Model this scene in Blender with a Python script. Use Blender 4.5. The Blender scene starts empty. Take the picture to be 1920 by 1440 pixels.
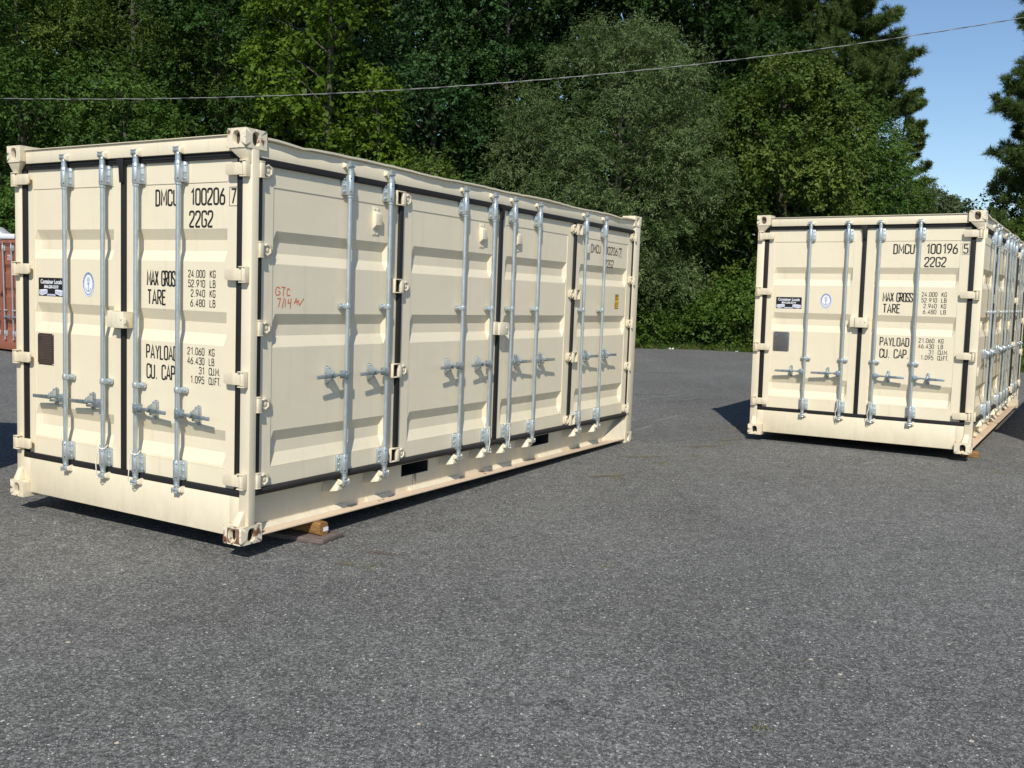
import bpy, bmesh, math, random
import numpy as np
from mathutils import Matrix, Vector
PI = math.pi
S = bpy.context.scene
COL = S.collection

# ------------------------------------------------------------------ camera, light, exposure
CAM_H = 1.767
F_PX = 1804.9
def rotm(a, b, c):
    ca, sa, cb, sb, cc, sc = np.cos(a), np.sin(a), np.cos(b), np.sin(b), np.cos(c), np.sin(c)
    return (np.array([[ca, -sa, 0], [sa, ca, 0], [0, 0, 1]]) @ np.array([[1, 0, 0], [0, cb, -sb], [0, sb, cb]])
            @ np.array([[cc, 0, sc], [0, 1, 0], [-sc, 0, cc]]))
_a = np.array([math.cos(-.545), math.sin(-.545), 0])
_K = np.array([[0, -_a[2], _a[1]], [_a[2], 0, -_a[0]], [-_a[1], _a[0], 0]])
TILT = np.eye(3) + math.sin(-.012) * _K + (1 - math.cos(.012)) * _K @ _K
RC = TILT @ rotm(0, -.090532, -.029350)
cam = bpy.data.cameras.new('camera'); cam_o = bpy.data.objects.new('camera', cam); COL.objects.link(cam_o)
cam.sensor_width = 36; cam.lens = 36 * F_PX / 1920; cam.clip_end = 2000; cam.clip_start = .1
m = Matrix.Identity(4)
for i in range(3):
    m[i][0] = RC[i][0]; m[i][1] = RC[i][2]; m[i][2] = -RC[i][1]
m[2][3] = CAM_H
cam_o.matrix_world = m
S.camera = cam_o

SUN_TRAVEL = Vector((.064, 1.12, -1.012)).normalized()
W_ = bpy.data.worlds.new('World'); S.world = W_; W_.use_nodes = True
nt = W_.node_tree; nt.nodes.clear()
sky = nt.nodes.new('ShaderNodeTexSky'); sky.sky_type = 'NISHITA'; sky.sun_disc = False
sky.sun_elevation = math.asin(-SUN_TRAVEL.z)
sky.sun_rotation = math.atan2(-SUN_TRAVEL.x, -SUN_TRAVEL.y)
sky.air_density = 1.0; sky.dust_density = .05; sky.ozone_density = 4.0; sky.altitude = 0
bg = nt.nodes.new('ShaderNodeBackground'); bg.inputs['Strength'].default_value = .12
wo = nt.nodes.new('ShaderNodeOutputWorld')
nt.links.new(sky.outputs[0], bg.inputs[0]); nt.links.new(bg.outputs[0], wo.inputs[0])
sun = bpy.data.lights.new('sun', 'SUN'); sun.energy = 4.45; sun.angle = math.radians(.5); sun.color = (1, .95, .85)
sun_o = bpy.data.objects.new('sun', sun); COL.objects.link(sun_o)
sun_o.rotation_euler = SUN_TRAVEL.to_track_quat('-Z', 'Y').to_euler()
S.view_settings.view_transform = 'Standard'; S.view_settings.look = 'None'
S.view_settings.exposure = 0; S.view_settings.gamma = 1
S.render.engine = 'CYCLES'
S.cycles.max_bounces = 8; S.cycles.diffuse_bounces = 4; S.cycles.transparent_max_bounces = 8

# ------------------------------------------------------------------ material helpers
def newmat(name):
    mt = bpy.data.materials.new(name); mt.use_nodes = True
    t = mt.node_tree; b = t.nodes['Principled BSDF']
    return mt, t, b
def N(t, typ, **kw):
    n = t.nodes.new(typ)
    for k, v in kw.items():
        if k in n.inputs: n.inputs[k].default_value = v
        else: setattr(n, k, v)
    return n
def noise(t, vec, scale, detail=4, rough=.5):
    n = t.nodes.new('ShaderNodeTexNoise'); n.inputs['Scale'].default_value = scale
    n.inputs['Detail'].default_value = detail; n.inputs['Roughness'].default_value = rough
    if vec: t.links.new(vec, n.inputs['Vector'])
    return n.outputs[0]
def ramp(t, fac, stops):
    r = t.nodes.new('ShaderNodeValToRGB'); els = r.color_ramp.elements
    while len(els) < len(stops): els.new(.5)
    for e, (p, c) in zip(els, stops):
        e.position = p; e.color = (c if len(c) == 4 else (*c, 1)) if not isinstance(c, (int, float)) else (c, c, c, 1)
    t.links.new(fac, r.inputs[0]); return r.outputs[0]
def mix(t, fac, a, b, mode='MIX'):
    n = t.nodes.new('ShaderNodeMix'); n.data_type = 'RGBA'; n.blend_type = mode
    for sock, val in ((0, fac), (6, a), (7, b)):
        if isinstance(val, bpy.types.NodeSocket): t.links.new(val, n.inputs[sock])
        elif isinstance(val, (int, float)): n.inputs[sock].default_value = val if sock == 0 else (val, val, val, 1)
        else: n.inputs[sock].default_value = (*val, 1) if len(val) == 3 else val
    return n.outputs[2]
def mapping(t, coord='Object', scale=(1, 1, 1), loc=(0, 0, 0)):
    c = t.nodes.new('ShaderNodeTexCoord'); mp = t.nodes.new('ShaderNodeMapping')
    mp.inputs['Scale'].default_value = scale; mp.inputs['Location'].default_value = loc
    t.links.new(c.outputs[coord], mp.inputs[0]); return mp.outputs[0]
def bump(t, h, strength, dist, b):
    n = t.nodes.new('ShaderNodeBump'); n.inputs['Strength'].default_value = strength; n.inputs['Distance'].default_value = dist
    t.links.new(h, n.inputs['Height']); t.links.new(n.outputs[0], b.inputs['Normal'])
def simple(name, col, rough=.5, metal=0, var=.12, scale=8):
    mt, t, b = newmat(name)
    v = mapping(t)
    n = noise(t, v, scale, 5, .6)
    c = mix(t, n, tuple(x * (1 - var) for x in col), tuple(min(1, x * (1 + var)) for x in col))
    t.links.new(c, b.inputs['Base Color']); b.inputs['Roughness'].default_value = rough; b.inputs['Metallic'].default_value = metal
    return mt

def cream_mat(name, rust=0.0, base=(.785, .692, .512)):
    mt, t, b = newmat(name)
    v = mapping(t)
    n1 = noise(t, v, 1.3, 5, .6)
    c = mix(t, n1, tuple(x * .93 for x in base), tuple(min(1, x * 1.04) for x in base))
    vs = mapping(t, scale=(9, 9, .7))
    st = ramp(t, noise(t, vs, 1.6, 6, .65), [(.55, 0), (.80, .32)])
    c = mix(t, st, c, (.50, .42, .30))                          # faint vertical dirt runs
    sp = ramp(t, noise(t, v, 26, 4, .7), [(.70, 0), (.76, .55)])
    sp2 = ramp(t, noise(t, v, 2.2, 3, .5), [(.52, 0), (.66, 1)])
    sm = N(t, 'ShaderNodeMath', operation='MULTIPLY'); t.links.new(sp, sm.inputs[0]); t.links.new(sp2, sm.inputs[1])
    c = mix(t, sm.outputs[0], c, (.42, .31, .20))                # scuffs
    sx_ = t.nodes.new('ShaderNodeSeparateXYZ'); t.links.new(mapping(t), sx_.inputs[0])
    low = ramp(t, sx_.outputs[2], [(.0, .26), (.30, .0)])
    gm = N(t, 'ShaderNodeMath', operation='MULTIPLY'); t.links.new(low, gm.inputs[0]); t.links.new(ramp(t, noise(t, mapping(t, scale=(5, 5, 2)), 2.5, 6, .7), [(.42, 0), (.62, 1)]), gm.inputs[1])
    if not rust: c = mix(t, gm.outputs[0], c, (.46, .35, .24))
    if rust:
        r = ramp(t, noise(t, v, 11, 5, .65), [(.66 - .13 * rust, 0), (.74 - .12 * rust, 1)])
        rc = mix(t, noise(t, v, 40, 4, .7), (.09, .035, .018), (.27, .12, .07))
        c = mix(t, r, c, rc)
    t.links.new(c, b.inputs['Base Color']); b.inputs['Roughness'].default_value = .47
    b.inputs['Specular IOR Level'].default_value = .4
    bump(t, noise(t, mapping(t, scale=(1, 1, 1)), 2.6, 4, .5), .35, .018, b)
    return mt
M = {}
M['cream'] = cream_mat('cream_paint')
M['cream_rusty'] = cream_mat('cream_paint_rusty', .55)
M['cream_rust_heavy'] = cream_mat('cream_paint_heavy_rust', 1.0)
M['cream_dusty'] = cream_mat('cream_dusty', .12, (.68, .53, .38))
M['cream_light'] = cream_mat('cream_fresh_paint', 0, (.79, .71, .535))
def metal_mat(name, lo, hi, rough, metal):
    mt, t, b = newmat(name); v = mapping(t)
    c = mix(t, ramp(t, noise(t, v, 9, 5, .7), [(.35, 0), (.65, 1)]), lo, hi)
    t.links.new(c, b.inputs['Base Color'])
    rr = ramp(t, noise(t, v, 35, 3, .6), [(.3, rough - .08), (.7, rough + .1)])
    t.links.new(rr, b.inputs['Roughness']); b.inputs['Metallic'].default_value = metal
    return mt
M['zinc'] = metal_mat('galvanised_steel', (.50, .55, .56), (.60, .65, .66), .38, .75)
M['zinc_dark'] = metal_mat('galvanised_handle', (.22, .27, .30), (.50, .56, .60), .34, .8)
M['rubber'] = simple('black_rubber', (.007, .0065, .007), .75, 0, .3, 20)
M['rubber_worn'] = simple('worn_rubber', (.022, .019, .018), .7, 0, .7, 14)
M['under'] = simple('dark_underframe', (.03, .028, .026), .9)
M['ink'] = simple('black_lettering', (.010, .010, .011), .5, 0, .2)
M['white'] = simple('white_vinyl', (.80, .81, .84), .4, 0, .04)
M['pale'] = simple('pale_grey_vinyl', (.52, .53, .66), .4, 0, .05)
M['blueink'] = simple('blue_print', (.10, .14, .30), .4, 0, .2)
M['bluegrey'] = simple('blue_grey_print', (.30, .36, .52), .4, 0, .1)
M['plate_brown'] = simple('brown_data_plate', (.060, .040, .036), .35, .3, .2)
M['plate_grey'] = simple('grey_data_plate', (.19, .18, .185), .35, .4, .15)
M['plate_text'] = simple('engraved_text', (.14, .10, .09), .4, .3, .2)
M['plate_text2'] = simple('engraved_text_dark', (.06, .058, .06), .4, .3, .2)
M['orange'] = simple('orange_sticker', (.95, .50, .03), .45, 0, .1)
M['marker'] = simple('orange_marker', (.66, .17, .07), .6, 0, .15, 60)
M['rope'] = simple('white_cord', (.75, .72, .64), .8)
M['whitepaint'] = simple('white_paint', (.72, .73, .75), .35, 0, .03)
M['glass_dark'] = simple('dark_glass', (.02, .025, .03), .08)
M['pink'] = simple('faded_white_lettering', (.62, .50, .48), .6)
M['chip'] = simple('pale_stone', (.46, .45, .43), .8, 0, .25, 3)
M['strand_light'] = simple('bare_aluminium', (.24, .25, .24), .6, .2)
M['strand_dark'] = simple('black_insulation', (.045, .045, .05), .5)
def grain(name, a, bcol, sc):
    mt, t, b = newmat(name); v = mapping(t, scale=sc)
    c = mix(t, ramp(t, noise(t, v, 5, 6, .7), [(.35, 0), (.65, 1)]), a, bcol)
    t.links.new(c, b.inputs['Base Color']); b.inputs['Roughness'].default_value = .75
    bump(t, noise(t, v, 8, 5, .7), .5, .004, b); return mt
M['wood'] = grain('honey_timber', (.13, .062, .018), (.40, .21, .065), (1.5, 14, 14))
M['greywood'] = grain('weathered_board', (.085, .062, .052), (.21, .16, .14), (2, 22, 22))
M['rust'] = metal_mat('brown_rust', (.075, .032, .016), (.30, .16, .10), .8, 0)
M['dirt'] = simple('brown_dirt', (.20, .13, .08), .9)
M['bore_shade'] = simple('brown_bore_shade', (.10, .075, .055), .9)  # brown standing for the shade inside the top castings
M['hole'] = simple('dark_hole_shade', (.006, .006, .006), .8)  # near-black standing for the shade inside holes

# ------------------------------------------------------------------ mesh builder
class MB:
    def __init__(s): s.v = []; s.f = []
    def add(s, vs, fs):
        o = len(s.v); s.v += [tuple(map(float, p)) for p in vs]; s.f += [tuple(i + o for i in f) for f in fs]; return s
    def box(s, x0, x1, y0, y1, z0, z1):
        return s.add([(x0, y0, z0), (x1, y0, z0), (x1, y1, z0), (x0, y1, z0), (x0, y0, z1), (x1, y0, z1), (x1, y1, z1), (x0, y1, z1)],
                     [(0, 3, 2, 1), (4, 5, 6, 7), (0, 1, 5, 4), (1, 2, 6, 5), (2, 3, 7, 6), (3, 0, 4, 7)])
    def prism(s, poly, y0, y1):           # poly in (x,z), counter-clockwise seen from -y
        n = len(poly)
        vs = [(x, y0, z) for x, z in poly] + [(x, y1, z) for x, z in poly]
        fs = [tuple(range(n)), tuple(range(2 * n - 1, n - 1, -1))]
        fs += [(i, i + n, (i + 1) % n + n, (i + 1) % n) for i in range(n)]
        return s.add(vs, fs)
    def hull8(s, a, b):                    # a, b: two quads (4 pts) joined
        return s.add(list(a) + list(b), [(0, 1, 2, 3), (7, 6, 5, 4)] + [(i, i + 4, (i + 1) % 4 + 4, (i + 1) % 4) for i in range(4)])
    def tube(s, pts, r, n=12, cap=True):
        pts = [Vector(p) for p in pts]; rs = r if isinstance(r, (list, tuple)) else [r] * len(pts)
        rings = []
        prev = None
        for i, p in enumerate(pts):
            d = (pts[min(i + 1, len(pts) - 1)] - pts[max(i - 1, 0)])
            if d.length < 1e-9: d = Vector((0, 0, 1))
            d.normalize()
            if prev is None:
                up = Vector((0, 0, 1)) if abs(d.z) < .9 else Vector((1, 0, 0))
                a = d.cross(up).normalized()
            else:
                a = (prev - d * prev.dot(d)).normalized()
            prev = a; b = d.cross(a)
            rings.append([tuple(p + (a * math.cos(2 * PI * k / n) + b * math.sin(2 * PI * k / n)) * rs[i]) for k in range(n)])
        vs = [q for rg in rings for q in rg]; fs = []
        for i in range(len(rings) - 1):
            for k in range(n):
                k2 = (k + 1) % n
                fs.append((i * n + k, i * n + k2, (i + 1) * n + k2, (i + 1) * n + k))
        if cap:
            fs.append(tuple(range(n - 1, -1, -1))); fs.append(tuple((len(rings) - 1) * n + k for k in range(n)))
        return s.add(vs, fs)
    def mesh(s, name, bevel=0, seg=2, smooth=True, merge=False, bevel_filter=None, angle=35):
        me = bpy.data.meshes.new(name); me.from_pydata(s.v, [], s.f)
        bm = bmesh.new(); bm.from_mesh(me)
        if merge: bmesh.ops.remove_doubles(bm, verts=bm.verts, dist=1e-5)
        bmesh.ops.recalc_face_normals(bm, faces=bm.faces)
        if bevel:
            ed = [e for e in bm.edges if len(e.link_faces) == 2 and (bevel_filter(e) if bevel_filter else e.calc_face_angle(0) > .6)]
            bmesh.ops.bevel(bm, geom=ed, offset=bevel, segments=seg, profile=.5, affect='EDGES', clamp_overlap=True)
        bm.to_mesh(me); bm.free()
        if smooth:
            me.shade_smooth(); me.set_sharp_from_angle(angle=math.radians(angle))
        me.update(); return me

CACHE = {}; PAL = {}
def put(name, key, fn, mat, parent=None, loc=(0, 0, 0), rz=0, scale=(1, 1, 1), **kw):
    if isinstance(mat, str): mat = PAL.get(mat, mat)
    if key is not None: key = (key, str(mat))
    if key is None or key not in CACHE:
        me = fn().mesh(name, **kw); me.materials.append(M[mat] if isinstance(mat, str) else mat)
        if key is not None: CACHE[key] = me
    else: me = CACHE[key]
    o = bpy.data.objects.new(name, me); COL.objects.link(o)
    o.parent = parent; o.location = loc; o.rotation_euler = (0, 0, rz); o.scale = scale
    return o
def tag(o, label=None, cat=None, group=None, kind=None):
    if label: o['label'] = label
    if cat: o['category'] = cat
    if group: o['group'] = group
    if kind: o['kind'] = kind
    return o
def empty(name, mat4=None, loc=(0, 0, 0)):
    o = bpy.data.objects.new(name, None); COL.objects.link(o); o.empty_display_size = .3
    if mat4 is not None: o.matrix_world = mat4
    else: o.location = loc
    return o

# ------------------------------------------------------------------ lettering
R_ = .5
GL = {
 '0': [('c', (0, 0), (R_, 0), (R_, 1), (0, 1))], 'O': [('c', (0, 0), (R_, 0), (R_, 1), (0, 1))],
 '1': [('s', (.12, .78), (.34, 1), (.34, 0))],
 '2': [('r', (0, .74), (0, 1), (R_, 1), (R_, .62), (.0, .14), (0, 0)), ('s', (0, 0), (R_, 0))],
 '3': [('r', (0, .78), (0, 1), (R_, 1), (R_, .54), (.16, .54)), ('r', (.16, .54), (R_, .54), (R_, 0), (0, 0), (0, .22))],
 '4': [('s', (.36, 0), (.36, 1), (0, .26), (.52, .26))],
 '5': [('s', (.48, 1), (.04, 1), (.02, .56)), ('r', (.02, .56), (R_, .62), (R_, 0), (0, 0), (0, .2))],
 '6': [('r', (.40, 1), (0, .48), (0, 0), (R_, 0), (R_, .56), (.06, .56))],
 '7': [('s', (0, 1), (R_, 1), (.16, 0))],
 '8': [('c', (0, .52), (R_, .52), (R_, 1), (0, 1)), ('c', (0, 0), (R_, 0), (R_, .52), (0, .52))],
 '9': [('r', (.10, 0), (R_, .52), (R_, 1), (0, 1), (0, .44), (.44, .44))],
 '.': [('s', (.08, .02), (.20, .02))], ',': [('s', (.18, .08), (.08, -.14))], '-': [('s', (.1, .48), (.44, .48))],
 'D': [('r', (0, -.06), (0, 1.06)), ('r', (0, 1), (.48, 1), (.48, 0), (0, 0))],
 'M': [('s', (0, 0), (0, 1), (.32, .3), (.64, 1), (.64, 0))],
 'C': [('r', (R_, .75), (R_, 1), (0, 1), (0, 0), (R_, 0), (R_, .25))],
 'U': [('r', (0, 1), (0, 0), (R_, 0), (R_, 1))],
 'G': [('r', (R_, .78), (R_, 1), (0, 1), (0, 0), (R_, 0), (R_, .46)), ('s', (R_, .46), (.28, .46))],
 'A': [('s', (0, 0), (.29, 1), (.58, 0)), ('s', (.10, .30), (.48, .30))],
 'X': [('s', (0, 0), (.52, 1)), ('s', (0, 1), (.52, 0))],
 'R': [('r', (0, 0), (0, 1.06)), ('r', (0, 1), (.48, 1), (.48, .5), (0, .5)), ('s', (.2, .5), (.5, 0))],
 'S': [('r', (R_, .76), (R_, 1), (0, 1), (0, .60), (R_, .40), (R_, 0), (0, 0), (0, .24))],
 'T': [('s', (0, 1), (.54, 1)), ('s', (.27, 1), (.27, 0))],
 'E': [('s', (.46, 1), (0, 1), (0, 0), (.46, 0)), ('s', (0, .52), (.38, .52))],
 'P': [('r', (0, 0), (0, 1.06)), ('r', (0, 1), (.48, 1), (.48, .47), (0, .47))],
 'Y': [('s', (0, 1), (.27, .48), (.54, 1)), ('s', (.27, .48), (.27, 0))],
 'L': [('s', (0, 1), (0, 0), (.44, 0))],
 'K': [('s', (0, 0), (0, 1)), ('s', (.5, 1), (.02, .44)), ('s', (.14, .56), (.52, 0))],
 'B': [('r', (0, -.06), (0, 1.06)), ('r', (0, 1), (.45, 1), (.45, .54), (0, .54)), ('r', (0, .54), (.5, .54), (.5, 0), (0, 0))],
 'F': [('s', (.46, 1), (0, 1), (0, 0)), ('s', (0, .52), (.38, .52))],
 'I': [('s', (.1, 0), (.1, 1))],
}
GW = {'M': .64, 'A': .58, 'T': .54, 'Y': .54, 'X': .52, 'L': .46, '1': .42, '.': .24, ',': .24, 'I': .2, ' ': .40, 'K': .52, '4': .52}
def rounded(pts, closed, r=.2, n=5):
    out = []; L = len(pts)
    for i, p in enumerate(pts):
        if not closed and i in (0, L - 1): out.append(p); continue
        a, b = pts[i - 1], pts[(i + 1) % L]
        def to(q):
            d = math.hypot(q[0] - p[0], q[1] - p[1]); k = min(r, d * .48) / d
            return (p[0] + (q[0] - p[0]) * k, p[1] + (q[1] - p[1]) * k)
        s, e = to(a), to(b)
        for j in range(n + 1):
            t = j / n
            out.append(((1 - t) ** 2 * s[0] + 2 * t * (1 - t) * p[0] + t * t * e[0], (1 - t) ** 2 * s[1] + 2 * t * (1 - t) * p[1] + t * t * e[1]))
    return out
def ribbon(mb, pts, hw, y, closed=False):
    P = [Vector((p[0], p[1])) for p in pts]; n = len(P); L = []; Rr = []
    for i in range(n):
        a = P[i - 1] if (closed or i > 0) else None; b = P[(i + 1) % n] if (closed or i < n - 1) else None
        d1 = (P[i] - a).normalized() if a is not None else None; d2 = (b - P[i]).normalized() if b is not None else None
        if d1 is None: d1 = d2
        if d2 is None: d2 = d1
        n1 = Vector((-d1.y, d1.x)); n2 = Vector((-d2.y, d2.x)); mm = (n1 + n2)
        if mm.length < .2: mm = n1
        mm.normalize(); k = hw / max(.5, mm.dot(n1))
        L.append(P[i] + mm * k); Rr.append(P[i] - mm * k)
    vs = [(p.x, y, p.y) for p in L] + [(p.x, y, p.y) for p in Rr]
    fs = []
    for i in range(n if closed else n - 1):
        j = (i + 1) % n; fs.append((i, n + i, n + j, j))
    mb.add(vs, fs)
def write(mb, text, u0, v0, h, u1=None, y=-.0015, stroke=.14, gap=.2, shear=0):
    """letters of cap height h from (u0, v0); stretched sideways so the line ends at u1"""
    tot = 0; xs = []
    for ch in text:
        xs.append(tot); tot += GW.get(ch, .5) + gap
    tot -= gap
    sx = (u1 - u0) / tot if u1 else h
    k = 0
    for ch, x in zip(text, xs):
        for st in GL.get(ch, []):
            cl = st[0] == 'c'; pts = list(st[1:])
            if st[0] in 'cr': pts = rounded(pts, cl)
            q = [(u0 + (x + a + shear * b) * sx, v0 + b * h) for a, b in pts]
            ribbon(mb, q, h * stroke * .5, y - .00015 * (k % 4), cl); k += 1
def rect_outline(mb, u0, u1, v0, v1, hw, y):
    ribbon(mb, [(u0, v0), (u1, v0), (u1, v1), (u0, v1)], hw, y, True)
def font_mesh(text, size, sx, mat, parent, loc, bold=0, name='lettering', rz=0):
    c = bpy.data.curves.new(name, 'FONT'); c.body = text; c.size = size; c.align_x = 'CENTER'; c.offset = bold
    c.resolution_u = 3
    tmp = bpy.data.objects.new('tmp', c); COL.objects.link(tmp)
    dg = bpy.context.evaluated_depsgraph_get(); me = bpy.data.meshes.new_from_object(tmp.evaluated_get(dg))
    bpy.data.objects.remove(tmp); bpy.data.curves.remove(c)
    co = np.empty(len(me.vertices) * 3, 'f'); me.vertices.foreach_get('co', co); co = co.reshape(-1, 3)
    new = np.stack([co[:, 0] * sx, np.zeros(len(co)), co[:, 1]], 1).astype('f'); me.vertices.foreach_set('co', new.ravel())
    me.materials.clear(); me.materials.append(M[mat]); me.update(); me.name = name
    o = bpy.data.objects.new(name, me); COL.objects.link(o); o.parent = parent; o.location = loc; o.rotation_euler = (0, 0, rz)
    return o

# ------------------------------------------------------------------ container pieces
CW, CL, CH = 2.438, 6.058, 2.591
def casting(mats=None):
    X, Y, Z = .162, .178, .118
    mb = MB()
    def plate(o, ax, ay, w, h, cx, cy, inward, hw=.029, hh=.041):
        o, ax, ay, inward = map(Vector, (o, ax, ay, inward))
        angs = sorted([2 * PI * k / 28 for k in range(28)] + [math.atan2(dy, dx) % (2 * PI) for dx, dy in ((w - cx, h - cy), (-cx, h - cy), (-cx, -cy), (w - cx, -cy))])
        outer, inner, deep = [], [], []
        for a in angs:
            c, s = math.cos(a), math.sin(a)
            t = min((((w - cx) / c) if c > 1e-9 else ((-cx) / c) if c < -1e-9 else 1e9), (((h - cy) / s) if s > 1e-9 else ((-cy) / s) if s < -1e-9 else 1e9))
            outer.append(o + ax * (cx + c * t) + ay * (cy + s * t))
            k = 2.6
            rr = (abs(c / hw) ** k + abs(s / hh) ** k) ** (-1 / k)
            inner.append(o + ax * (cx + c * rr * 1.12) + ay * (cy + s * rr * 1.08)); deep.append(o + ax * (cx + c * rr) + ay * (cy + s * rr) + inward * .012)
        dd = [p + inward * .020 for p in deep]
        n = len(angs); vs = outer + inner + deep + dd; fs = []
        for r in range(3):
            fs += [(r * n + i, r * n + (i + 1) % n, (r + 1) * n + (i + 1) % n, (r + 1) * n + i) for i in range(n)]
        mb.add(vs, fs)
    plate((0, 0, 0), (1, 0, 0), (0, 0, 1), X, Z, .080, .058, (0, 1, 0))
    plate((0, 0, 0), (0, 1, 0), (0, 0, 1), Y, Z, .088, .058, (1, 0, 0))
    plate((0, 0, 0), (1, 0, 0), (0, 1, 0), X, Y, .080, .088, (0, 0, 1), .03, .055)
    mb.add([(0, 0, Z), (X, 0, Z), (X, Y, Z), (0, Y, Z)], [(0, 1, 2, 3)])
    mb.add([(X, 0, 0), (X, Y, 0), (X, Y, Z), (X, 0, Z)], [(0, 1, 2, 3)])
    mb.add([(0, Y, 0), (X, Y, 0), (X, Y, Z), (0, Y, Z)], [(0, 1, 2, 3)])
    return mb
def cast_filter(e):
    def pl(v): return {(i, s) for i, s in ((0, 0), (1, 0), (2, 0), (0, .162), (1, .178), (2, .118)) if abs(v.co[i] - s) < 1e-4}
    return len(pl(e.verts[0]) & pl(e.verts[1])) >= 2
def corrugated(length, z0, z1, pitch=.278, depth=.036):
    mb = MB(); pts = []; x = 0; k = 0
    seq = [(.07, 0), (.068, 1), (.07, 0), (.068, -1)]
    y = 0; pts.append((0, 0)); i = 0
    while x < length - .01:
        w, d = seq[i % 4]; x = min(length, x + w); y += d * depth; pts.append((x, y)); i += 1
    n = len(pts); vs = [(a, b, z0) for a, b in pts] + [(a, b, z1) for a, b in pts]
    return mb.add(vs, [(i, i + 1, n + i + 1, n + i) for i in range(n - 1)])
GROOVES = [(.472, .552, .630, .703), (1.245, 1.319, 1.390, 1.462), (1.781, 1.849, 1.920, 1.990)]
def door(u0, u1, v0, v1, pu0, pu1, pv0, pv1):
    mb = MB(); T = .05; d0 = .005; D = .038
    mb.box(u0, pu0, 0, T, v0, v1); mb.box(pu1, u1, 0, T, v0, v1)
    mb.box(pu0, pu1, 0, T, v0, pv0); mb.box(pu0, pu1, 0, T, pv1, v1)
    prof = [(pv0, d0, d0)]
    for a, b, c, d in GROOVES:
        prof += [(a, d0, d0), (b, D, d0), (c, D, d0), (d, d0, d0)]
    prof.append((pv1, d0, d0))
    e = .032
    cols = [(pu0, 2), (pu0 + e, 1), (pu1 - e, 1), (pu1, 2)]
    vs = []
    for u, k in cols: vs += [(u, p[k], p[0]) for p in prof]
    n = len(prof)
    mb.add(vs, [(c * n + i, (c + 1) * n + i, (c + 1) * n + i + 1, c * n + i + 1) for c in range(3) for i in range(n - 1)])
    # weld beads
    mb.box(pu0 + .004, pu1 - .004, .0015, .0045, pv0 + .001, pv0 + .007)
    return mb
def rod():
    mb = MB()
    y = -.045
    mb.tube([(0, y, .33), (0, y, 2.43)], .0158, 16)
    mb.tube([(0, y, 2.418), (0, y, 2.452)], .0205, 16)
    mb.tube([(0, y, .316), (0, y, .345)], .0205, 16)
    mb.tube([(0, y, 2.270), (0, y, 2.281)], .0225, 16)
    mb.tube([(0, y, .462), (0, y, .473)], .0225, 16)
    return mb
def bearing():
    mb = MB(); y = -.045; h = .066
    mb.tube([(0, y, -h), (0, y, h)], .0245, 20)
    mb.box(-.024, .024, y, -.006, -h, h)
    mb.prism([(-.050, -h + .012), (-.042, -h), (.042, -h), (.050, -h + .012), (.050, h - .012), (.042, h), (-.042, h), (-.050, h - .012)], -.021, -.0005)
    for sx in (-1, 1):
        for z in (-.042, 0, .042): mb.tube([(sx * .037, -.027, z), (sx * .037, -.0205, z)], [.006, .0085], 10)
    return mb
def bearing_holes():
    mb = MB()
    for sx in (-1, 1):
        for z in (-.045, .045):
            a = math.radians(38)
            c = Vector((sx * .0245 * math.sin(a), -.045 - .0245 * math.cos(a), z)); d = Vector((sx * math.sin(a), -math.cos(a), 0))
            mb.tube([tuple(c - d * .002), tuple(c + d * .0008)], .0048, 8)
    return mb
def guide():
    mb = MB(); y = -.045
    mb.tube([(0, y, -.017), (0, y, .017)], .0215, 18)
    mb.box(-.021, .021, y, -.006, -.0165, .0165)
    mb.prism([(-.056, -.010), (-.048, -.019), (.048, -.019), (.056, -.010), (.056, .010), (.048, .019), (-.048, .019), (-.056, .010)], -.020, -.0005)
    for sx in (-1, 1): mb.tube([(sx * .042, -.026, 0), (sx * .042, -.0195, 0)], [.006, .0085], 10)
    return mb
def cam_claw():                                  # drawn for the top end, z up away from the rod
    mb = MB(); y = -.045
    mb.tube([(0, y, -.062), (0, y, -.030), (0, y, -.024), (0, y, -.008)], [.0175, .0175, .0205, .0185], 14)
    mb.tube([(0, y, -.010), (0, y, .010)], [.0185, .012], 12)
    mb.hull8([(-.032, y - .022, -.004), (-.020, y - .024, -.006), (-.016, y - .024, .024), (-.030, y - .022, .034)],
             [(-.030, y + .008, -.002), (-.020, y + .008, -.002), (-.018, y + .008, .022), (-.028, y + .008, .026)])
    mb.tube([(-.024, y - .014, .008), (.026, y - .012, .006)], [.011, .011], 10)
    mb.hull8([(-.024, y - .026, .022), (.018, y - .022, .026), (.018, y - .012, .032), (-.024, y - .012, .030)],
             [(-.024, y - .020, .016), (.018, y - .018, .018), (.018, y - .008, .024), (-.024, y - .008, .022)])
    mb.hull8([(.014, y - .020, -.010), (.026, y - .018, -.004), (.026, y - .018, .018), (.016, y - .020, .022)],
             [(.014, y + .008, -.010), (.026, y + .008, -.004), (.026, y + .008, .018), (.016, y + .008, .022)])
    return mb
def keeper():                                    # painted lugs either side of the claw
    mb = MB()
    mb.hull8([(.027, -.034, -.004), (.039, -.032, -.006), (.039, -.030, .022), (.029, -.034, .026)],
             [(.020, .010, -.014), (.050, .010, -.016), (.052, .010, .036), (.024, .010, .044)])
    mb.hull8([(-.040, -.022, .000), (-.030, -.024, .000), (-.030, -.024, .022), (-.040, -.022, .022)],
             [(-.050, .010, -.012), (-.024, .010, -.012), (-.024, .010, .034), (-.048, .010, .034)])
    return mb
def rail_bracket():                              # wedge that carries the keeper out from the recessed bottom rail
    mb = MB()
    mb.hull8([(-.058, -.030, -.040), (.040, -.030, -.032), (.040, -.030, .026), (-.030, -.030, .030)],
             [(-.085, .092, -.062), (.055, .092, -.062), (.055, .092, .034), (-.060, .092, .034)])
    return mb
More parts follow.
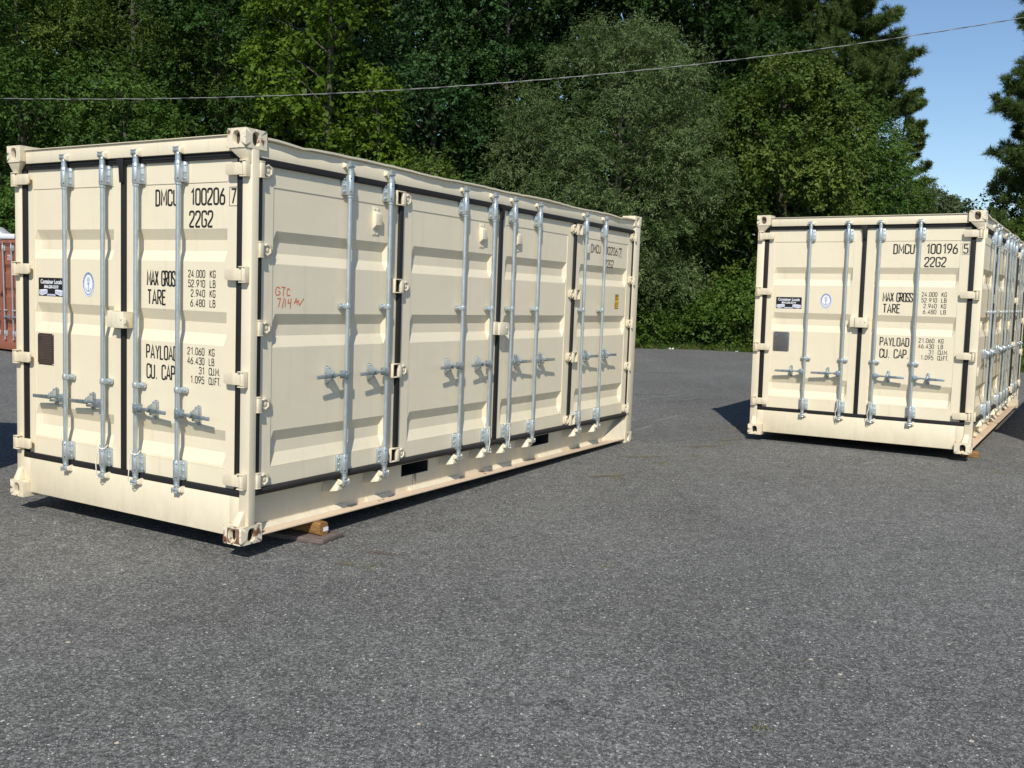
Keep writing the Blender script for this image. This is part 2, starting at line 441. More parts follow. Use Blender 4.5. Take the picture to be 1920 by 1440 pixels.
def handle():                                    # lever to +x, rod at x=0
    mb = MB(); y = -.045
    mb.box(.006, .050, y - .032, y - .025, -.038, .026)      # clevis: outer cheek, web, inner cheek
    mb.box(.006, .014, y - .025, y + .018, -.038, .026)
    mb.box(.0145, .050, y + .010, y + .017, -.034, .022)
    mb.tube([(.030, y - .036, -.004), (.030, y + .016, -.004)], .0065, 10)
    mb.hull8([(.036, y - .0245, -.026), (.036, y - .004, -.026), (.036, y - .004, .016), (.036, y - .0245, .016)],
             [(.078, y - .026, -.017), (.078, y - .010, -.017), (.078, y - .010, .009), (.078, y - .026, .009)])
    mb.hull8([(.078, y - .024, -.012), (.078, y - .011, -.012), (.078, y - .011, .005), (.078, y - .024, .005)],
             [(.140, y - .026, -.015), (.140, y - .014, -.015), (.140, y - .014, .002), (.140, y - .026, .002)])
    mb.hull8([(.140, y - .028, -.022), (.140, y - .016, -.022), (.140, y - .016, .008), (.140, y - .028, .008)],
             [(.335, y - .036, -.022), (.335, y - .026, -.022), (.335, y - .026, .002), (.335, y - .036, .002)])
    return mb
def handle_catch():
    mb = MB()
    pts = [(.160 + .017 * math.cos(a), (.042 if math.sin(a) > 0 else -.056) + .017 * math.sin(a)) for a in [2 * PI * k / 16 for k in range(16)]]
    mb.prism(pts, -.010, -.0005)
    mb.hull8([(.146, -.074, -.004), (.168, -.074, -.006), (.164, -.068, .020), (.150, -.068, .020)],
             [(.150, -.008, -.010), (.170, -.008, -.010), (.168, -.008, .050), (.152, -.008, .050)])
    mb.hull8([(.135, -.083, -.012), (.165, -.083, -.018), (.167, -.083, .006), (.139, -.083, .010)],
             [(.135, -.0745, -.012), (.165, -.0745, -.018), (.167, -.0745, .006), (.139, -.0745, .010)])
    mb.hull8([(.150, -.056, -.042), (.172, -.056, -.042), (.172, -.056, -.026), (.150, -.056, -.026)],
             [(.150, -.008, -.050), (.172, -.008, -.050), (.170, -.008, -.026), (.152, -.008, -.026)])
    for z in (.044, -.056): mb.tube([(.160, -.034 if z > 0 else -.016, z), (.160, -.009, z)], [.007, .010], 10)
    return mb
def hinge_leaf():                                # pin at x=0, leaf to +x over the door; y=0 is the post face
    mb = MB()
    mb.prism([(.014, -.038), (.150, -.038), (.166, -.028), (.166, .028), (.150, .038), (.014, .038)], -.019, -.005)
    mb.tube([(0, -.016, -.040), (0, -.016, .040)], .0165, 14)
    return mb
def hinge_bracket():
    mb = MB()
    for z in (-.051, .0435):
        mb.prism([(-.024, z), (.030, z), (.030, z + .0075), (-.024, z + .0075)], -.034, .004)
    mb.box(-.026, -.020, -.032, .004, -.051, .051)
    return mb
def side_leaf():                                 # small five sided leaf with a raised hexagon
    mb = MB()
    mb.prism([(.016, -.046), (.075, -.046), (.112, -.030), (.112, .028), (.075, .046), (.016, .046)], -.020, -.003)
    mb.tube([(.062, -.028, 0), (.062, -.019, 0)], .013, 10)
    ring = [(.062 + .040 * math.cos(a), .040 * math.sin(a)) for a in [2 * PI * (k + .5) / 6 for k in range(6)]]
    rin = [(.062 + .029 * math.cos(a), .029 * math.sin(a)) for a in [2 * PI * (k + .5) / 6 for k in range(6)]]
    n = 6
    vs = [(x, -.030, z) for x, z in ring] + [(x, -.030, z) for x, z in rin] + [(x, -.019, z) for x, z in ring] + [(x, -.019, z) for x, z in rin]
    fs = []
    for i in range(n):
        j = (i + 1) % n; fs += [(i, j, n + j, n + i), (i, 2 * n + i, 2 * n + j, j), (n + i, n + j, 3 * n + j, 3 * n + i)]
    mb.add(vs, fs)
    mb.box(-.016, .016, -.044, -.012, -.043, .043)
    return mb
def side_bracket_small():
    mb = MB()
    mb.box(-.020, .018, -.046, .006, .044, .051); mb.box(-.020, .018, -.046, .006, -.051, -.044)
    return mb
def side_bracket_mid():
    mb = MB()
    mb.box(-.085, .018, -.042, -.002, .045, .053); mb.box(-.085, .018, -.042, -.002, -.053, -.045)
    mb.box(-.090, -.082, -.042, -.002, -.053, .053)
    return mb
def vent():
    mb = MB()
    w = .036
    mb.prism([(-.040, -.104), (.040, -.104), (.040, .104), (-.040, .104)], -.004, -.0005)
    mb.hull8([(-w, -.004, -.060), (w, -.004, -.060), (w, -.004, .070), (-w, -.004, .070)],
             [(-w, -.036, -.030), (w, -.036, -.030), (w, -.036, .052), (-w, -.036, .052)])
    for z in (.088, -.090):
        for x in (-.018, .018): mb.tube([(x, -.010, z), (x, -.003, z)], [.005, .007], 8)
    return mb
def lockbox_cover():
    mb = MB()
    u0, u1, v0, v1 = -.052, .088, -.055, .055
    mb.box(u0, u1, -.080, -.074, v0, v1); mb.box(u0, u1, -.074, -.006, v1 - .006, v1)
    mb.box(u1 - .006, u1, -.074, -.006, v0, v1 - .006); mb.box(u0, u0 + .006, -.074, -.006, v0, v1 - .006)
    mb.box(u0 + .006, u1 - .006, -.074, -.006, v0 + .03, v0 + .036)
    mb.prism([(u1, .020), (u1 + .016, .012), (u1 + .018, -.020), (u1, -.030)], -.078, -.070)
    mb.tube([(u1 - .026, -.086, .008), (u1 - .026, -.079, .008)], .009, 10)
    return mb
def lockbox_base():
    mb = MB()
    mb.box(-.110, -.058, -.060, -.054, -.054, .060); mb.box(-.110, -.104, -.054, -.0005, -.054, .060)
    mb.box(-.104, -.058, -.054, -.0005, .054, .060); mb.box(-.100, -.030, -.012, -.0005, -.094, -.066)
    return mb

def cont_matrix(pos, R):
    mm = Matrix.Identity(4)
    for i in range(3):
        for j in range(3): mm[i][j] = R[i][j]
        mm[i][3] = pos[i]
    return mm

END_RODS = [(.627, -1), (1.046, -1), (1.391, 1), (1.804, 1)]
SIDE_RODS = [(.955, -1), (1.410, -1), (2.405, -1), (2.860, -1), (3.200, 1), (3.660, 1), (4.635, 1), (5.095, 1)]
YD = .078; YS = .030                # how far the door skins lie behind the casting planes
def face_loc(side, u, y, v):
    return ((u, y, v), 0) if side == 'end' else ((CW - y, u, v), PI / 2)

def build_container(root, full=True, rusty=True, sides=True):
    def P(name, key, fn, mat, side='end', u=0, y=0, v=0, sc=(1, 1, 1), par=None, **kw):
        if par is not None: return put(name, key, fn, mat, par, (u, y, v), 0, sc, **kw)
        l, rz = face_loc(side, u, y, v); return put(name, key, fn, mat, root, l, rz, sc, **kw)
    # castings
    for ix in (0, 1):
        for iy in (0, 1):
            for iz in (0, 1):
                heavy = rusty and ix == 1 and iy == 0 and iz == 0
                some = rusty and iy == 0 and ix == 1 and iz == 1
                mt = 'cream_rust_heavy' if heavy else 'cream_rusty' if some else 'cream'
                put('corner_casting', 'cast' + mt, casting, mt, root, (CW * ix, CL * iy, CH * iz), 0,
                    (-1 if ix else 1, -1 if iy else 1, -1 if iz else 1), merge=True, bevel=.011, seg=3, bevel_filter=cast_filter)
    for ix, iy, iz in ((0, 0, 0), (1, 0, 0), (0, 1, 0), (1, 1, 0), (0, 0, 1), (1, 0, 1), (0, 1, 1), (1, 1, 1)):
        put('casting_shade_box', 'bore_shade', lambda: MB().box(.036, .140, .036, .150, .004 , .112), 'bore_shade' if iz else 'hole', root, (CW * ix, CL * iy, CH * iz), 0, (-1 if ix else 1, -1 if iy else 1, -1 if iz else 1), smooth=False)  # dark box added inside each casting, painted as the shade of its hollow
    if rusty:
        def patch():
            mb = MB(); cx, cz = .080, .058; n = 36; o_, i_ = [], []
            for k in range(n):
                a = 2 * PI * k / n; c_, s_ = math.cos(a), math.sin(a)
                t_ = min(((.126 - cx) / c_ if c_ > 1e-9 else (.016 - cx) / c_ if c_ < -1e-9 else 9), ((.108 - cz) / s_ if s_ > 1e-9 else (.008 - cz) / s_ if s_ < -1e-9 else 9))
                w_ = 1 - .05 * abs(math.sin(k * 2.7))
                o_.append((cx + c_ * t_ * w_, -.0012, cz + s_ * t_ * w_)); i_.append((cx + c_ * .0375, -.0012, cz + s_ * .0475))
            return mb.add(o_ + i_, [(k, (k + 1) % n, n + (k + 1) % n, n + k) for k in range(n)])
        put('rust_patch', 'rpatch', patch, 'rust', root, (CW, 0, 0), 0, (-1, 1, 1), smooth=False)
    # posts
    for ix in (0, 1):
        sx = -1 if ix else 1
        def post():
            mb = MB().box(0, .084, .058, .116, .118, 2.473)
            mb.hull8([(.030, .002, .1185), (.098, .002, .1185), (.098, .058, .1185), (.030, .058, .1185)],
                     [(.030, .044, .205), (.076, .044, .205), (.076, .058, .205), (.030, .058, .205)])
            mb.hull8([(.006, .004, 2.4725), (.150, .004, 2.4725), (.150, .058, 2.4725), (.006, .058, 2.4725)],
                     [(.008, .050, 2.385), (.060, .050, 2.385), (.060, .058, 2.385), (.008, .058, 2.385)])
            return mb
        put('corner_post', 'post', post, 'cream', root, (CW * ix, 0, 0), 0, (sx, 1, 1), bevel=.005)
        put('corner_post', 'postb', lambda: MB().box(0.004, .12, -.155, -.002, .1185, 2.4725), 'cream', root, (CW * ix, CL, 0), 0, (sx, 1, 1), bevel=.005)
    # end header and sill
    def header():
        mb = MB().box(.165, CW - .165, .040, .13, 2.463, 2.556)
        mb.box(.165, CW - .165, .026, .14, 2.5565, 2.5625)
        return mb
    P('door_header', 'header', header, 'cream', bevel=.003)
    def sill():
        mb = MB().box(.165, CW - .165, .055, .13, .034, .292)
        mb.box(.086, .1648, .055, .115, .119, .292); mb.box(CW - .1648, CW - .086, .055, .115, .119, .292)
        return mb
    P('door_sill', 'sill', sill, 'cream', bevel=.003)
    # right hand side rails
    def toprail():
        mb = MB().box(CW - .07, CW - .018, .120, CL - .16, 2.429, 2.533)
        return mb
    put('top_side_rail', 'trail', toprail, 'cream', root, bevel=.003)
    def lip():
        rng = random.Random(4); n = 72; mb = MB(); sec = []
        for i in range(n + 1):
            y = .178 + (CL - .356) * i / n
            dz = .004 * math.sin(y * 2.3) + .0035 * math.sin(y * 5.1 + 1) + .002 * rng.uniform(-1, 1)
            dz -= .016 * math.exp(-((y - .47) / .10) ** 2); ex = .006 * math.sin(y * 3.7) + .003 * rng.uniform(-1, 1)
            dz -= .012 * math.exp(-((y - 5.45) / .12) ** 2)
            sec.append((y, dz, ex))
        for (y, dz, ex) in sec:
            mb.v += [(CW - .030, y, 2.5335), (CW + .004 + ex, y, 2.5385 + dz), (CW + .005 + ex, y, 2.5515 + dz), (CW - .12, y, 2.548)]
        for i in range(n):
            for k in range(4):
                a = i * 4 + k; b = i * 4 + (k + 1) % 4
                mb.f.append((a, b, b + 4, a + 4))
        return mb
    put('roof_edge', 'lip', lip, 'cream', root)
    def roof():
        mb = MB(); pts = []; y = .14
        pts.append((y, 2.540)); i = 0
        while y < CL - .14:
            for dy, z in ((.10, 2.540), (.03, 2.550), (.10, 2.550), (.03, 2.540)):
                y = min(CL - .13, y + dy); pts.append((y, z))
        n = len(pts)
        vs = [(.05, a, b) for a, b in pts] + [(CW - .115, a, b) for a, b in pts]
        mb.add(vs, [(i, n + i, n + i + 1, i + 1) for i in range(n - 1)])
        return mb
    put('roof', 'roof', roof, 'cream', root, smooth=False)
    XW = CW - .12
    def botrail():
        mb = MB(); z0, z1 = .050, .292
        ph = [(1.80, 2.17), (3.885, 4.255)]; pz0, pz1 = .172, .268
        ys = [.117] + [a for p in ph for a in p] + [CL - .158]
        for a, b in ((ys[0], ys[1]), (ys[2], ys[3]), (ys[4], ys[5])): mb.box(XW - .008, XW, a, b, z0, z1)
        for a, b in ph: mb.box(XW - .008, XW, a, b, z0, pz0); mb.box(XW - .008, XW, a, b, pz1, z1)
        for a, b in ((.26, 1.12), (1.36, 1.66), (1.90, 2.6), (3.0, 3.7), (4.05, 4.5), (4.9, 5.4)):
            mb.hull8([(XW + .0005, a, .0505), (XW + .034, a, .0505), (XW + .034, b, .0505), (XW + .0005, b, .0505)],
                     [(XW + .0005, a, .078), (XW + .012, a, .078), (XW + .012, b, .078), (XW + .0005, b, .078)])
        # tapered gusset plates up to the posts
        for s in (1,):
            yy = lambda q: q if s == 0 else CL - q
            mb.add([(XW + .001, yy(.56), .0505), (XW + .001, yy(.17), .290), (CW - .030, yy(.170), .290), (CW - .006, yy(.182), .0505), (XW + .001, yy(.17), .0505)],
                   [(0, 1, 2, 3), (0, 3, 4), (1, 4, 3, 2), (0, 4, 1)])
        return mb
    put('bottom_side_rail', 'brail', botrail, 'cream', root, smooth=False)
    put('rail_flange', 'bfl', lambda: MB().box(XW - .03, CW - .004, .179, CL - .179, .038, .0498), 'cream_dusty', root, bevel=.002)
    for a in (1.80, 3.885):
        put('forklift_pocket', 'pock', lambda: MB().add([(XW - 1.1, 0, .172), (XW - .008, 0, .172), (XW - .008, .37, .172), (XW - 1.1, .37, .172), (XW - 1.1, 0, .268), (XW - .008, 0, .268), (XW - .008, .37, .268), (XW - 1.1, .37, .268)],
                   [(0, 1, 2, 3), (4, 7, 6, 5), (0, 4, 5, 1), (3, 2, 6, 7), (0, 3, 7, 4)]), 'under', root, (0, a, 0), smooth=False)
    put('underframe', 'under', lambda: MB().box(.10, XW - .06, .14, 1.78, .12, .29).box(.10, XW - .06, 2.19, 3.86, .12, .29).box(.10, XW - .06, 4.27, CL - .13, .12, .29)
        .box(.10, XW - 1.2, 1.781, 2.189, .12, .29).box(.10, XW - 1.2, 3.861, 4.269, .12, .29).box(.1, XW - .1, 1.781, 4.2689, .271, .289), 'under', root, smooth=False)
    # left and back walls
    put('left_wall', 'lwall', lambda: corrugated(CL - .30, .16, 2.48), 'cream', root, (.020, CL - .15, 0), -PI / 2, smooth=False)
    put('back_wall', 'bwall', lambda: corrugated(CW - .24, .16, 2.48), 'cream', root, (CW - .12, CL - .022, 0), PI, smooth=False)
    put('frame_rail', 'lrails', lambda: MB().box(.006, .07, .178, CL - .178, .04, .158).box(.006, .05, .178, CL - .178, 2.482, 2.54)
        .box(.165, CW - .165, CL - .09, CL - .008, .04, .158).box(.165, CW - .165, CL - .08, CL - .008, 2.482, 2.54), 'cream', root, bevel=.003)
    # doors
    D = {}
    for i, a in enumerate(((.135, 1.197, .334, 2.421, .20, 1.105, .456, 2.282), (1.241, 2.303, .334, 2.421, 1.33, 2.205, .456, 2.282))):
        D['e%d' % i] = P('end_door', 'ed%d' % i, lambda a=a: door(*a), 'cream', y=YD, smooth=False)
    sd = [(.155, 1.560, .27, 1.46), (1.605, 3.005, 1.74, 2.92), (3.048, 4.442, 3.13, 4.32), (4.485, 5.898, 4.60, 5.79)]
    for i, (a, b, c, d) in enumerate(sd):
        D['s%d' % i] = P('side_door', 'sd%d' % i, lambda a=a, b=b, c=c, d=d: door(a, b, .350, 2.387, c, d, .466, 2.262), 'cream', side='side', y=YS, smooth=False)
    def eg():
        mb = MB(); y0, y1 = .058, .12
        mb.box(.0845, CW - .0845, y0, y1, 2.4215, 2.4625); mb.box(.0845, CW - .0845, y0, y1, .2925, .3335)
        for a, b in ((.0865, .1345), (1.1975, 1.2405), (2.3035, CW - .0865)): mb.box(a, b, y0 + .003, y1, .334, 2.421)
        mb.box(.09, CW - .09, y0 - .005, y0 - .0005, 2.437, 2.447)
        mb.prism([(1.192, 2.40), (1.2, 2.30), (1.2405, 2.30), (1.2405, 2.468), (1.17, 2.468), (1.17, 2.45)], y0 - .012, y0 - .0055)
        return mb
    P('door_gasket', 'eg', eg, 'rubber', bevel=.004)
    def sg():
        mb = MB(); y0, y1 = .004, .09
        mb.box(.1165, CL - .158, y0, y1, 2.3875, 2.4285)
        for a, b in ((.1165, .1545), (1.5605, 1.6045), (3.0055, 3.0475), (4.4425, 4.4845), (5.8985, 5.94)): mb.box(a, b, y0 + .004, y1, .350, 2.387)
        mb.prism([(2.96, 2.43), (2.97, 2.405), (3.0, 2.39), (3.006, 2.30), (3.04, 2.30), (3.05, 2.42), (3.045, 2.43)], y0 - .008, y0 - .0005)
        return mb
    P('door_gasket', 'sg', sg, 'rubber', side='side', bevel=.004)
    P('bottom_gasket', 'sgb', lambda: MB().tube([(.1165, .02, .328), (1.0, .018, .331), (2.0, .021, .329), (3.1, .018, .332), (4.2, .021, .330), (CL - .158, .02, .330)], .0215, 12)
      .box(.1165, CL - .158, .022, .118, .30, .349), 'rubber_worn', side='side')
    put('end_post_fill', 'epf', lambda: MB().box(CW - .09, CW - .004, CL - .158, CL - .157, .3, 2.4), 'cream', root)
    if not full: return D
    # hinges
    for i, (u, sx) in enumerate(((.040, 1), (CW - .040, -1))):
        for v in (2.352, 1.703, 1.050, .402):
            h = P('hinge', 'hl', hinge_leaf, 'cream', u=u, y=.050, v=v, sc=(sx, 1, 1), bevel=.003)
            P('hinge_bracket', 'hb', hinge_bracket, 'cream', par=h, bevel=.002)
    for u, sx in ((.134, 1), (CL - .134, -1)) if sides else ():
        for v in (2.355, 1.864, 1.374, .888, .400):
            h = P('hinge', 'sl', side_leaf, 'cream_light', side='side', u=u, y=YS, v=v, sc=(sx, 1, 1), bevel=.0025)
            P('hinge_bracket', 'sbs', side_bracket_small, 'cream', par=h, bevel=.002)
    for u, sx in ((1.583, 1), (CL - 1.583, -1)) if sides else ():
        for v in (2.328, 1.677, 1.040, .394):
            h = P('hinge', 'sl', side_leaf, 'cream_light', side='side', u=u, y=YS, v=v, sc=(sx, 1, 1), bevel=.0025)
            P('hinge_bracket', 'sbm', side_bracket_mid, 'cream', par=h, bevel=.002)
    # locking rods
    def rods(side, lst, yd, gv, hv):
        for u, sgn in lst:
            r = P('locking_rod', 'rod', rod, 'zinc', side=side, u=u, y=yd)
            for v in (2.352, .404):
                P('bearing', 'bear', bearing, 'zinc', par=r, v=v, bevel=.0015)
                P('bolt_hole', 'bh', bearing_holes, 'hole', par=r, v=v)
            P('rod_guide', 'guide', guide, 'zinc', par=r, v=gv, bevel=.0015)
            P('cam', 'cam', cam_claw, 'zinc', par=r, v=2.480, bevel=.002)
            P('cam', 'cam', cam_claw, 'zinc', par=r, v=.283, sc=(1, 1, -1), bevel=.002)
            P('handle', 'handle', handle, 'zinc_dark', par=r, v=hv, sc=(sgn, 1, 1), bevel=.002)
            P('handle_catch', 'catch', handle_catch, 'zinc_dark', par=r, v=hv, sc=(sgn, 1, 1), bevel=.0015)
            yk = .040 if side == 'end' else .018
            P('cam_keeper', 'keep', keeper, 'cream_light', side=side, u=u, y=yk, v=2.475, bevel=.003)
            yk = .055 if side == 'end' else -.003
            P('cam_keeper', 'keep', keeper, 'cream_light', side=side, u=u, y=yk, v=.286, sc=(1, 1, -1), bevel=.003)
            if side == 'side':
                P('keeper_bracket', 'rbr', rail_bracket, 'cream_light', side=side, u=u, y=.027, v=.256, bevel=.006)
    rods('end', END_RODS, YD, .938, .789)
    if sides: rods('side', SIDE_RODS, YS, 1.520, 1.048)
    for side, u, yd, v in (('end', 1.2225, YD, 1.374), ('side', 3.005, YS, 1.345))[:2 if sides else 1]:
        c = P('lock_box', 'lbc', lockbox_cover, 'cream_light', side=side, u=u, y=yd, v=v, bevel=.002)
        P('lock_box_base', 'lbb', lockbox_base, 'cream', par=c, bevel=.002)
    for i, u in enumerate((1.300, 2.735, 3.330, 4.735) if sides else ()):
        P('vent', 'vent', vent, 'cream_light', par=D['s%d' % i], u=u, y=.005, v=2.138, bevel=.004)
    return D

def end_text(Dd, digits, check):
    mb = MB(); yp = .005 - .0012
    write(mb, 'DMCU', 1.530, 2.144, .098, 1.739, yp, gap=.24)
    write(mb, digits, 1.862, 2.144, .098, 2.172, yp, gap=.22)
    write(mb, check, 2.238, 2.146, .088, 2.276, -.0012)
    rect_outline(mb, 2.222, 2.290, 2.130, 2.246, .0018, -.0012)
    write(mb, '22G2', 1.856, 2.003, .097, 2.066, yp, gap=.22)
    write(mb, 'MAX GROSS', 1.446, 1.617, .094, 1.752, yp, gap=.16, stroke=.13)
    write(mb, 'TARE', 1.450, 1.492, .092, 1.630, yp, gap=.2, stroke=.13)
    for k, (s, w0) in enumerate((('24.000', 1.847), ('52.910', 1.847), ('2.940', 1.872), ('6.480', 1.869))):
        write(mb, s, w0, 1.679 - .0628 * k, .044, 2.000, yp, stroke=.135, gap=.24)
        write(mb, 'KG' if k % 2 == 0 else 'LB', 2.048, 1.679 - .0628 * k, .044, 2.096, yp, stroke=.135, gap=.24)
    write(mb, 'PAYLOAD', 1.440, 1.126, .088, 1.742, yp, gap=.2, stroke=.13)
    write(mb, 'CU. CAP.', 1.444, .992, .092, 1.748, yp, gap=.18, stroke=.13)
    for k, (s, w0, un, w1) in enumerate((('21.060', 1.844, 'KG', 2.092), ('46.430', 1.844, 'LB', 2.090), ('31', 1.954, 'CU.M.', 2.146), ('1.095', 1.872, 'CU.FT.', 2.154))):
        write(mb, s, w0, 1.176 - .0618 * k, .044, 1.999, yp, stroke=.135, gap=.24)
        write(mb, un, 2.045, 1.176 - .0618 * k, .044, w1, yp, stroke=.135, gap=.12 if k > 1 else .24)
    return put('lettering', None, lambda: mb, 'ink', Dd, (0, 0, 0), smooth=False)
def side_text(Dd, digits, check):
    mb = MB(); yp = .005 - .0012
    write(mb, 'DMCU', 4.862, 2.124, .079, 5.085, yp, gap=.22)
    write(mb, digits, 5.150, 2.124, .079, 5.512, yp, gap=.22)
    write(mb, check, 5.560, 2.124, .074, 5.612, yp)
    rect_outline(mb, 5.545, 5.630, 2.112, 2.208, .002, yp)
    write(mb, '22G2', 5.215, 1.985, .077, 5.425, yp, gap=.22)
    return put('lettering', None, lambda: mb, 'ink', Dd, (0, 0, 0), smooth=False)
def data_plate(Dd, mat, tmat):
    p = put('data_plate', 'dp' + mat, lambda: MB().prism([(0, 0), (.19, 0), (.19, .232), (0, .232)], -.003, -.0003), mat, Dd, (.232, .005, 1.003), bevel=.002)
    def lines():
        mb = MB(); rng = random.Random(3)
        for k in range(15):
            z = .218 - k * .0142; x = .02 + (.03 if k in (1, 2) else 0)
            while x < (.150 if k in (1, 2) else .170):
                w = rng.uniform(.008, .026); mb.add([(x, -.0034, z), (min(x + w, .175), -.0034, z), (min(x + w, .175), -.0034, z - .0062), (x, -.0034, z - .0062)], [(0, 1, 2, 3)]); x += w + .005
        for z in (.150, .1, .058): mb.add([(.01, -.0036, z), (.18, -.0036, z), (.18, -.0036, z - .0012), (.01, -.0036, z - .0012)], [(0, 1, 2, 3)])
        return mb
    put('plate_text', 'dpt' + mat, lines, tmat, p, smooth=False)
    put('rivet', 'riv', lambda: MB().tube([(.006, -.006, .006), (.006, -.002, .006)], [.004, .006], 8).tube([(.184, -.006, .006), (.184, -.002, .006)], [.004, .006], 8)
        .tube([(.006, -.006, .226), (.006, -.002, .226)], [.004, .006], 8).tube([(.184, -.006, .226), (.184, -.002, .226)], [.004, .006], 8), 'cream_light', p)
    return p
def stickers(Dd):
    # black advert sticker
    s = put('advert_sticker', 'adv', lambda: MB().prism(rounded([(0, 0), (.300, 0), (.300, .134), (0, .134)], True, .008, 3), -.0012, -.0002), 'ink', Dd, (.246, .005, 1.509))
    font_mesh('Container Locals', .044, .835, 'white', s, (.150, -.0016, .091), .0012)
    font_mesh('804-230-3319', .031, .95, 'white', s, (.150, -.0016, .058), .0012)
    def boxes():
        mb = MB()
        for k in (1, -1):
            X = lambda x: x if k == 1 else .300 - x
            q = lambda pts, y: mb.add([(X(a), y, b) for a, b in pts], [tuple(range(len(pts)))])
            q([(.008, .044), (.070, .050), (.104, .048), (.104, .020), (.040, .004), (.008, .012)], -.0015)
        return mb
    put('box_drawing', 'bxd', boxes, 'white', s, smooth=False)
    def boxes2():
        mb = MB()
        for k in (1, -1):
            X = lambda x: x if k == 1 else .300 - x
            for pts in ([(.012, .041), (.036, .038), (.036, .008), (.012, .015)], [(.040, .037), (.100, .043), (.100, .023), (.040, .009)]):
                mb.add([(X(a), -.0018, b) for a, b in pts], [(0, 1, 2, 3)])
        mb.add([(.104, -.0014, .016), (.196, -.0014, .016), (.206, -.0014, .004), (.094, -.0014, .004)], [(0, 1, 2, 3)])
        return mb
    put('box_drawing', 'bxd2', boxes2, 'pale', s, smooth=False)
    # oval anchor emblem
    def ell(a, b, y, n=40, a0=0, a1=2 * PI): return [(a * math.cos(a0 + (a1 - a0) * k / n), y, b * math.sin(a0 + (a1 - a0) * k / n)) for k in range(n)]
    e = put('anchor_emblem', 'emb0', lambda: MB().prism([(p[0], p[2]) for p in ell(.0640, .0890, 0)], -.0012, -.0002), 'bluegrey', Dd, (.822, .005, 1.606))
    def white():
        mb = MB().add(ell(.046, .067, -.0016), [tuple(range(40))])
        for a0, a1, ra, rb in ((3.5, 5.9, .057, .080),):
            pts = [(ra * math.cos(a0 + (a1 - a0) * k / 24), rb * math.sin(a0 + (a1 - a0) * k / 24)) for k in range(25)]
            ribbon(mb, pts, .0022, -.0017)
        ribbon(mb, [(.0625 * math.cos(2 * PI * k / 40), .0872 * math.sin(2 * PI * k / 40)) for k in range(40)], .0016, -.0017, True)
        return mb
    put('emblem_field', 'emb1', white, 'white', e, smooth=False)
    def blue():
        mb = MB()
        for k in range(9):                      # star row round the top
            a = math.radians(15 + 150 * k / 8); cx, cz = .055 * math.cos(a), .078 * math.sin(a)
            pts = [(cx + (.0075 if j % 2 == 0 else .0034) * math.sin(j * PI / 5), -.0018, cz + (.0085 if j % 2 == 0 else .0036) * math.cos(j * PI / 5)) for j in range(10)]
            mb.add(pts, [tuple(range(10))])
        ribbon(mb, [(0, .012), (0, -.046)], .0028, -.0021)
        ribbon(mb, rounded([(-.030, -.026), (-.016, -.046), (0, -.050), (.016, -.046), (.030, -.026)], False, .02), .0026, -.0024)
        ribbon(mb, [(-.014, .004), (.014, .004)], .0022, -.0023)
        return mb
    put('emblem_anchor', 'emb2', blue, 'blueink', e, smooth=False)
    def globe():
        mb = MB().add([(.018 * math.cos(2 * PI * k / 20), -.0019, .032 + .020 * math.sin(2 * PI * k / 20)) for k in range(20)], [tuple(range(20))])
        return mb
    put('emblem_globe', 'emb3', globe, 'pale', e, smooth=False)

# ------------------------------------------------------------------ the two containers in view
RA = TILT @ rotm(-.533721, -.004347, .005913); PA = TILT @ np.array([-3.772282, 7.173720, -1.601874]) + [0, 0, CAM_H]
RB = TILT @ rotm(-.555231, .003387, -.005309); PB = TILT @ np.array([2.847540, 11.479927, -1.567691]) + [0, 0, CAM_H + .012]
MA, MBm = cont_matrix(PA, RA), cont_matrix(PB, RB)
ca = empty('shipping_container', MA)
tag(ca, 'nearest cream shipping container, number 100206, with orange marker writing on its side doors', 'shipping container', 'cream side-opening shipping containers')
DA = build_container(ca)
end_text(DA['e1'], '100206', '7'); side_text(DA['s3'], '100206', '7')
data_plate(DA['e0'], 'plate_brown', 'plate_text'); stickers(DA['e0'])
def scrawl():
    mb = MB(); y = .0038
    q = lambda pts: ribbon(mb, pts, .0034, y - .0001 * (len(mb.f) % 5))
    q(rounded([(.345, 1.625), (.315, 1.640), (.300, 1.605), (.312, 1.578), (.345, 1.590), (.343, 1.607), (.325, 1.606)], False, .02))
    q([(.355, 1.636), (.395, 1.632)]); q([(.376, 1.633), (.372, 1.578)])
    q(rounded([(.432, 1.618), (.415, 1.632), (.403, 1.600), (.412, 1.580), (.436, 1.586)], False, .015))
    q([(.318, 1.560), (.348, 1.562), (.330, 1.505)]); q([(.382, 1.566), (.362, 1.500)]); q([(.396, 1.558), (.390, 1.504)])
    q([(.424, 1.560), (.416, 1.532), (.446, 1.536)]); q([(.446, 1.564), (.436, 1.498)])
    q([(.474, 1.528), (.492, 1.566), (.505, 1.522)]); q([(.474, 1.538), (.520, 1.548)]); q([(.508, 1.558), (.524, 1.520), (.566, 1.566)])
    return mb
put('marker_writing', None, scrawl, 'marker', DA['s0'], smooth=False)
def drip():
    mb = MB(); rg = random.Random(8)
    for k in range(5):
        x = 1.955 + k * .012 + rg.uniform(-.003, .003); L_ = rg.uniform(.03, .10); w_ = rg.uniform(.002, .006)
        mb.add([(x - w_, -.0008, .171), (x + w_, -.0008, .171), (x + w_ * .6, -.0008, .171 - L_), (x - w_ * .4, -.0008, .171 - L_)], [(0, 1, 2, 3)])
    return mb
put('dirt_streak', None, drip, 'dirt', ca, (CW - .12, 0, 0), PI / 2, smooth=False)
